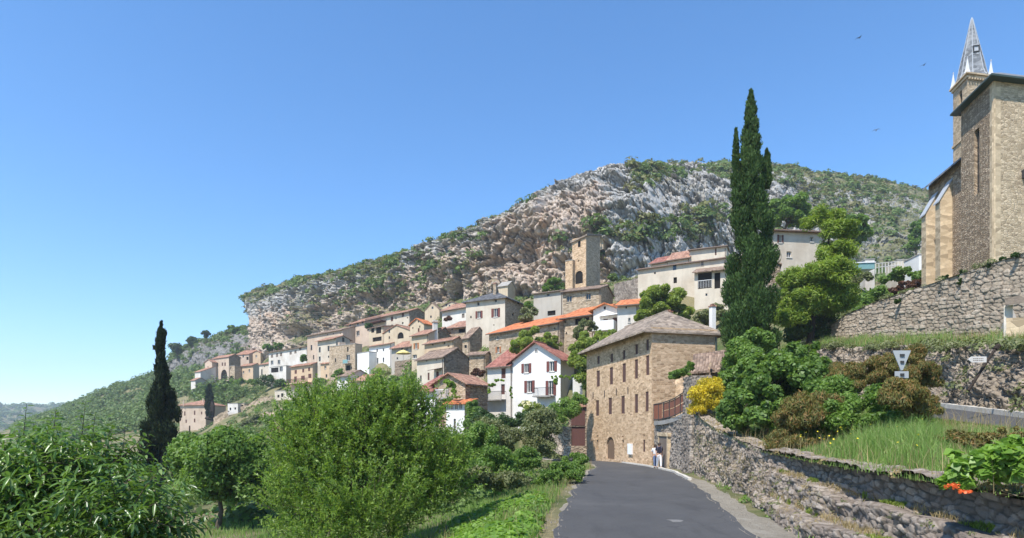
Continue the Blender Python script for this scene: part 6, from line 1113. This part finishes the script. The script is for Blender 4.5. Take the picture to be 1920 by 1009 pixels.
def person(px, py, Y, hgt, label, top, bottom, stride, pack=False, sleeve=True):
    g = at(px, py, Y); g[2] = gzs(g[0], g[1])+.06; k = hgt/1.72; root = empty('person', g, label, 'person')
    P = lambda x, y, z: g+np.array([x, y, z])*k
    J = {'pel': P(0,0,.95), 'wst': P(0,0,1.1), 'chs': P(0,.0,1.32), 'nck': P(0,.0,1.46), 'nk2': P(0,-.005,1.52), 'hd': P(0,-.02,1.60), 'top': P(0,-.01,1.68)}
    V = list(J.values()); E = [(0,1),(1,2),(2,3),(3,4),(4,5),(5,6)]; Rr = [.13*k,.115*k,.135*k,.06*k,.055*k,.095*k,.075*k]; legs = []; arms = []
    for sg in (-1, 1):
        st = stride*sg; n = len(V); L_ = [P(.085*sg,0,.88), P(.09*sg,-st*.5-.03,.5), P(.09*sg,-st+ (.06 if st < 0 else 0),.10), P(.09*sg,-st-.14,.04)]; V += L_; E += [(0,n),(n,n+1),(n+1,n+2),(n+2,n+3)]; Rr += [.085*k,.058*k,.042*k,.03*k]; legs.append(L_)
        n = len(V); A_ = [P(.18*sg,.0,1.40), P(.23*sg,st*.35+.03,1.14), P(.22*sg,st*.6-.03,.90), P(.215*sg,st*.6-.06,.82)]; V += A_; E += [(2,n),(n,n+1),(n+1,n+2),(n+2,n+3)]; Rr += [.058*k,.044*k,.032*k,.034*k]; arms.append(A_)
        for f in range(5): q = A_[3]+np.array([(.012*(f-2)), -.01*(f == 0)*2, -.085+.012*abs(f-2)])*k; V.append(q); E.append((n+3, len(V)-1)); Rr.append(.009*k)
    skinfig('body', V, E, Rr, M['skin'], root)
    tv = [P(0,0,.93), P(0,0,1.1), P(0,0,1.32), P(0,0,1.44)]; te = [(0,1),(1,2),(2,3)]; tr = [(.17*k,.13*k),(.15*k,.125*k),(.175*k,.15*k),.08*k]
    for A_ in arms: n = len(tv); e_ = A_[1] if not sleeve else A_[0]*.1+A_[1]*.9; tv += [A_[0], e_]; te += [(2,n),(n,n+1)]; tr += [.072*k,.06*k]
    skinfig('shirt', tv, te, tr, M[top], root)
    tv = [P(0,0,.98), P(0,0,.90)]; te = [(0,1)]; tr = [(.15*k,.13*k),(.16*k,.14*k)]
    for L_ in legs: n = len(tv); tv += [L_[0], L_[1], L_[2]]; te += [(1,n),(n,n+1),(n+1,n+2)]; tr += [.105*k,.078*k,.062*k]
    skinfig('trousers', tv, te, tr, M[bottom], root)
    for L_ in legs: mb = MB(); mb.tube([L_[2]+np.array([0,.05,-.05])*k, L_[2]+np.array([0,-.03,-.06])*k, L_[3]+np.array([0,-.04,-.005])*k], [.045*k,.05*k,.035*k], 8); mb.build('shoe', M['shoe'], root, smooth=True)
    h = P(0,-.005,1.615); mb = MB(); mb.lathe(h-np.array([0,0,.03])*k, [(.105*k,-.02*k),(.112*k,.05*k),(.09*k,.10*k),(.04*k,.13*k),(.004,.135*k)], 12); mb.lathe(h+np.array([0,.035,-.10])*k, [(.06*k,-.05*k),(.085*k,.03*k),(.085*k,.09*k)], 10); mb.build('hair', M['hair'], root, smooth=True)
    mb = MB(); mb.lathe(P(0,-.125,1.585), [(.002,.02*k),(.013*k,0),(.002,-.012*k)], 6)
    for sg in (-1, 1): mb.lathe(P(.035*sg,-.108,1.615), [(.002,.008*k),(.010*k,0),(.002,-.008*k)], 6)
    mb.build('face', M['skin'], root)
    if pack:
        skinfig('backpack', [P(0,.17,1.08), P(0,.19,1.25), P(0,.16,1.40)], [(0,1),(1,2)], [(.15*k,.10*k),(.16*k,.11*k),(.12*k,.08*k)], M['pack'], root)
        mb = MB()
        for sg in (-1, 1): mb.tube([P(.11*sg,.12,1.42), P(.12*sg,-.02,1.475), P(.125*sg,-.155,1.36), P(.13*sg,-.10,1.15), P(.13*sg,.1,1.05)], .018*k, 5)
        mb.build('strap', M['pack'], root)
    return root
person(1236, 877, 37.0, 1.62, 'person with a dark top and backpack in white trousers walking on the road edge', 'cloth_dark', 'cloth_white', .16, True)
person(1228.5, 875.5, 37.9, 1.5, 'person in a white top and blue trousers walking beside the one with the backpack', 'cloth_white', 'cloth_blue', -.14)
for lb, px, py, Y, an in (('dark swift flying highest over the hill',1611,71,62,.5),('pale blurred swift flying nearest the church spire',1732,122,66,.7),('dark swift flying lowest over the hilltop',1643,244,70,1.3)):
    c = at(px, py, Y); mb = MB(); bs = 1.6; d = np.array([math.cos(an)*.9, .3, math.sin(an)*.4]); d /= np.linalg.norm(d); s = np.cross(d, [0,0,1.]); s *= bs/np.linalg.norm(s); u = np.array([0,0,bs]); d *= bs
    root = empty('bird', c, lb, 'bird'); mb.tube([c-d*.12, c-d*.03, c+d*.06, c+d*.11], [.015,.05,.055,.012], 7); mb.face([c-d*.1+s*.01, c-d*.22+s*.05, c-d*.17, c-d*.22-s*.05, c-d*.1-s*.01]); mb.build('body', M['shoe'], root)
    for sg in (-1, 1):
        mb = MB(); w0 = [c+d*.05, c+d*.04+s*sg*.12+u*.06, c-d*.12+s*sg*.27+u*.03, c-d*.03+s*sg*.12+u*.055, c-d*.04]; mb.face(w0); mb.face([p-u*.008 for p in w0][::-1]); mb.build('wing', M['shoe'], root)
# yellow parasol and white laundry terrace
PA = empty('parasol', at(756,678,108), 'open yellow parasol on the terrace of the grey house', 'parasol'); c = at(756,661,108); mb = MB(); mb.lathe(c, [(1.35,-.1),(.7,.25),(.03,.5)], 8); mb.lathe(c, [(1.35,-.1),(1.36,-.25)], 8); mb.build('canopy', flat('yellow_canvas', (.70,.58,.22), .8, .1), PA); mb = MB(); mb.tube([at(756,685,108), c+np.array([0,0,.5])], .04, 6); mb.build('pole', M['frame'], PA)
# terrace of the grey house
mb = MB(); mb.box(at(740,690,109), at(790,684,104)-at(740,690,109), np.array([1.2,3,0]), np.array([0,0,1.2])); mb.box(at(740,735,109), at(790,729,104)-at(740,735,109), np.array([1.2,3,0]), np.array([0,0,4.6])); tag(mb.build('terrace_wall', M['brown']), 'stone terrace wall below the yellow parasol', 'wall')
# pool and railing on the far terrace
PO = empty('swimming_pool', at(1620,505,70), 'turquoise pool wall on a terrace below the crags', 'pool'); mb = MB(); a, b = at(1603,505,70), at(1640,504,70); mb.box(a, b-a, np.array([0,3,0]), np.array([0,0,.72])); mb.build('basin', M['turq'], PO); mb = MB(); mb.box(a+np.array([-.1,-.1,.722]), b-a+np.array([.2,0,0]), np.array([0,.3,0]), np.array([0,0,.1])); mb.build('rim', M['metalwhite'], PO)
RL = MB()
for i in range(9): p = at(1642+i*6, 509-i*.6, 68); RL.tube([p-np.array([0,0,.3]), p+np.array([0,0,.9])], .04, 5)
for z in (.45,.9): RL.tube([at(1642,509,68)+np.array([0,0,z]), at(1690,504.2,68)+np.array([0,0,z])], .04, 5)
tag(RL.build('railing', M['frame']), 'white railing beside the turquoise pool', 'railing')
for lb, l, c, Y, base, ev, wm in (('pale pool house behind the turquoise pool',1622,1640,74,506,487,'white2'),('low cream building on the terrace left of the church',1682,1728,80,520,487,'cream'),('small white hut against the church buttress',1723,1736,66,504,478,'white')):
    H(lb, c, Y, 6, l, base, ev, wb=3, roof='flat', wall=wm, ctrl=False, name='hut' if 'hut' in lb else 'outbuilding', cat='outbuilding', deep=3)
# dry stone garden terraces on the slope, the wooden pole
for i, (lb, a, b, Y0, Y1, h) in enumerate((('crumbling terrace wall below the ruined pale wall',(452,757),(520,738),150,142,2.2),('pale terrace wall in the middle of the dry slope',(462,778),(530,766),126,118,2.4),('low terrace wall above the garden shelter',(466,828),(512,822),92,88,1.6),('tall stone terrace wall under the lone pinkish house',(334,850),(366,846),104,102,4.4),('short terrace wall right of the slim cypress',(400,772),(428,769),150,148,3.0),('bright terrace wall near the lower almond branches',(500,790),(540,784),108,104,2.))):
    p, q = at(*a, Y0), at(*b, Y1); n = 60
    A = np.linspace(p, q, n); A[:,2] = gz(A[:,0], A[:,1]); B = A+np.array([0,0,h*.62]); A[:,2] -= .8; B[:,2] += fbm(np.linspace(0, 6, n), 0, i*3., 3, 5)*.4
    o, _ = loft('garden_wall', A, B, n, 14, M['tan'], lambda U, V, P, t: fbm(U, V, 0*U+i, 3, 4)*.3, raw=True, org=tuple(p)); C2 = B+np.array([0,1.,-.3]); o2, _ = loft('wall_top', B, C2, n, 4, M['tan'], raw=True, parent=o); tag(o, lb, 'wall')
mb = MB(); mb.tube([at(355.5,840,100), at(355.5,798,100)], [.14,.11], 7); tag(mb.build('wooden_pole', M['beam']), 'thin brown wooden pole below the lone pinkish house', 'pole')
o, _ = loft('garden_wall', [tuple(at(1151,566,93)), tuple(at(1198,560,84))], [tuple(at(1151,533,93)), tuple(at(1198,520,84))], 30, 12, M['drystone'], lambda U, V, P, t: fbm(U, V, 0*U, 3, 16)*.15); o2, _ = loft('wall_top', [tuple(at(1151,533,93)), tuple(at(1198,520,84))], [tuple(at(1151,534,94)), tuple(at(1198,521,85))], 30, 3, M['drystone'], None, o); tag(o, 'pale stone wall between the stone house and the long pale building', 'wall')
GW = MB(); a, b = at(1064,852,50), at(1020,815,54); 
o, _ = loft('garden_wall', [tuple(at(1070,862,50)), tuple(at(1045,850,51)), tuple(at(1020,835,53))], [tuple(at(1070,800,50)), tuple(at(1045,800,51)), tuple(at(1020,805,53))], 60, 30, M['drystone'], lambda U, V, P, t: fbm(U, V, 0*U, 3, 6)*.15); tag(o, 'rough stone garden wall left of the brown garage shed', 'wall')
mb = MB(); mb.box(at(1075,745,60), at(1092,745,60)-at(1075,745,60), np.array([0,.6,0]), np.array([0,0,2.0])); o = mb.build('garden_wall', M['white']); tag(o, 'short white wall pier right of the white gabled house', 'wall')
# ---------------------------------------------------------------- air
hz = MB(); hz.box((-1900,-60,-40), (3400,0,0), (0,1700,0), (0,0,220)); ho = hz.build('haze', None, None, (0,0,0)); m, nt, o = newmat('air'); ho.data.materials.append(m)
v = nd(nt, 'VolumePrincipled', {'Color': (.80,.90,1.), 'Density': .00035, 'Anisotropy': .1}); nt.links.new(v.outputs[0], o.inputs['Volume']); tag(ho, kind='stuff')
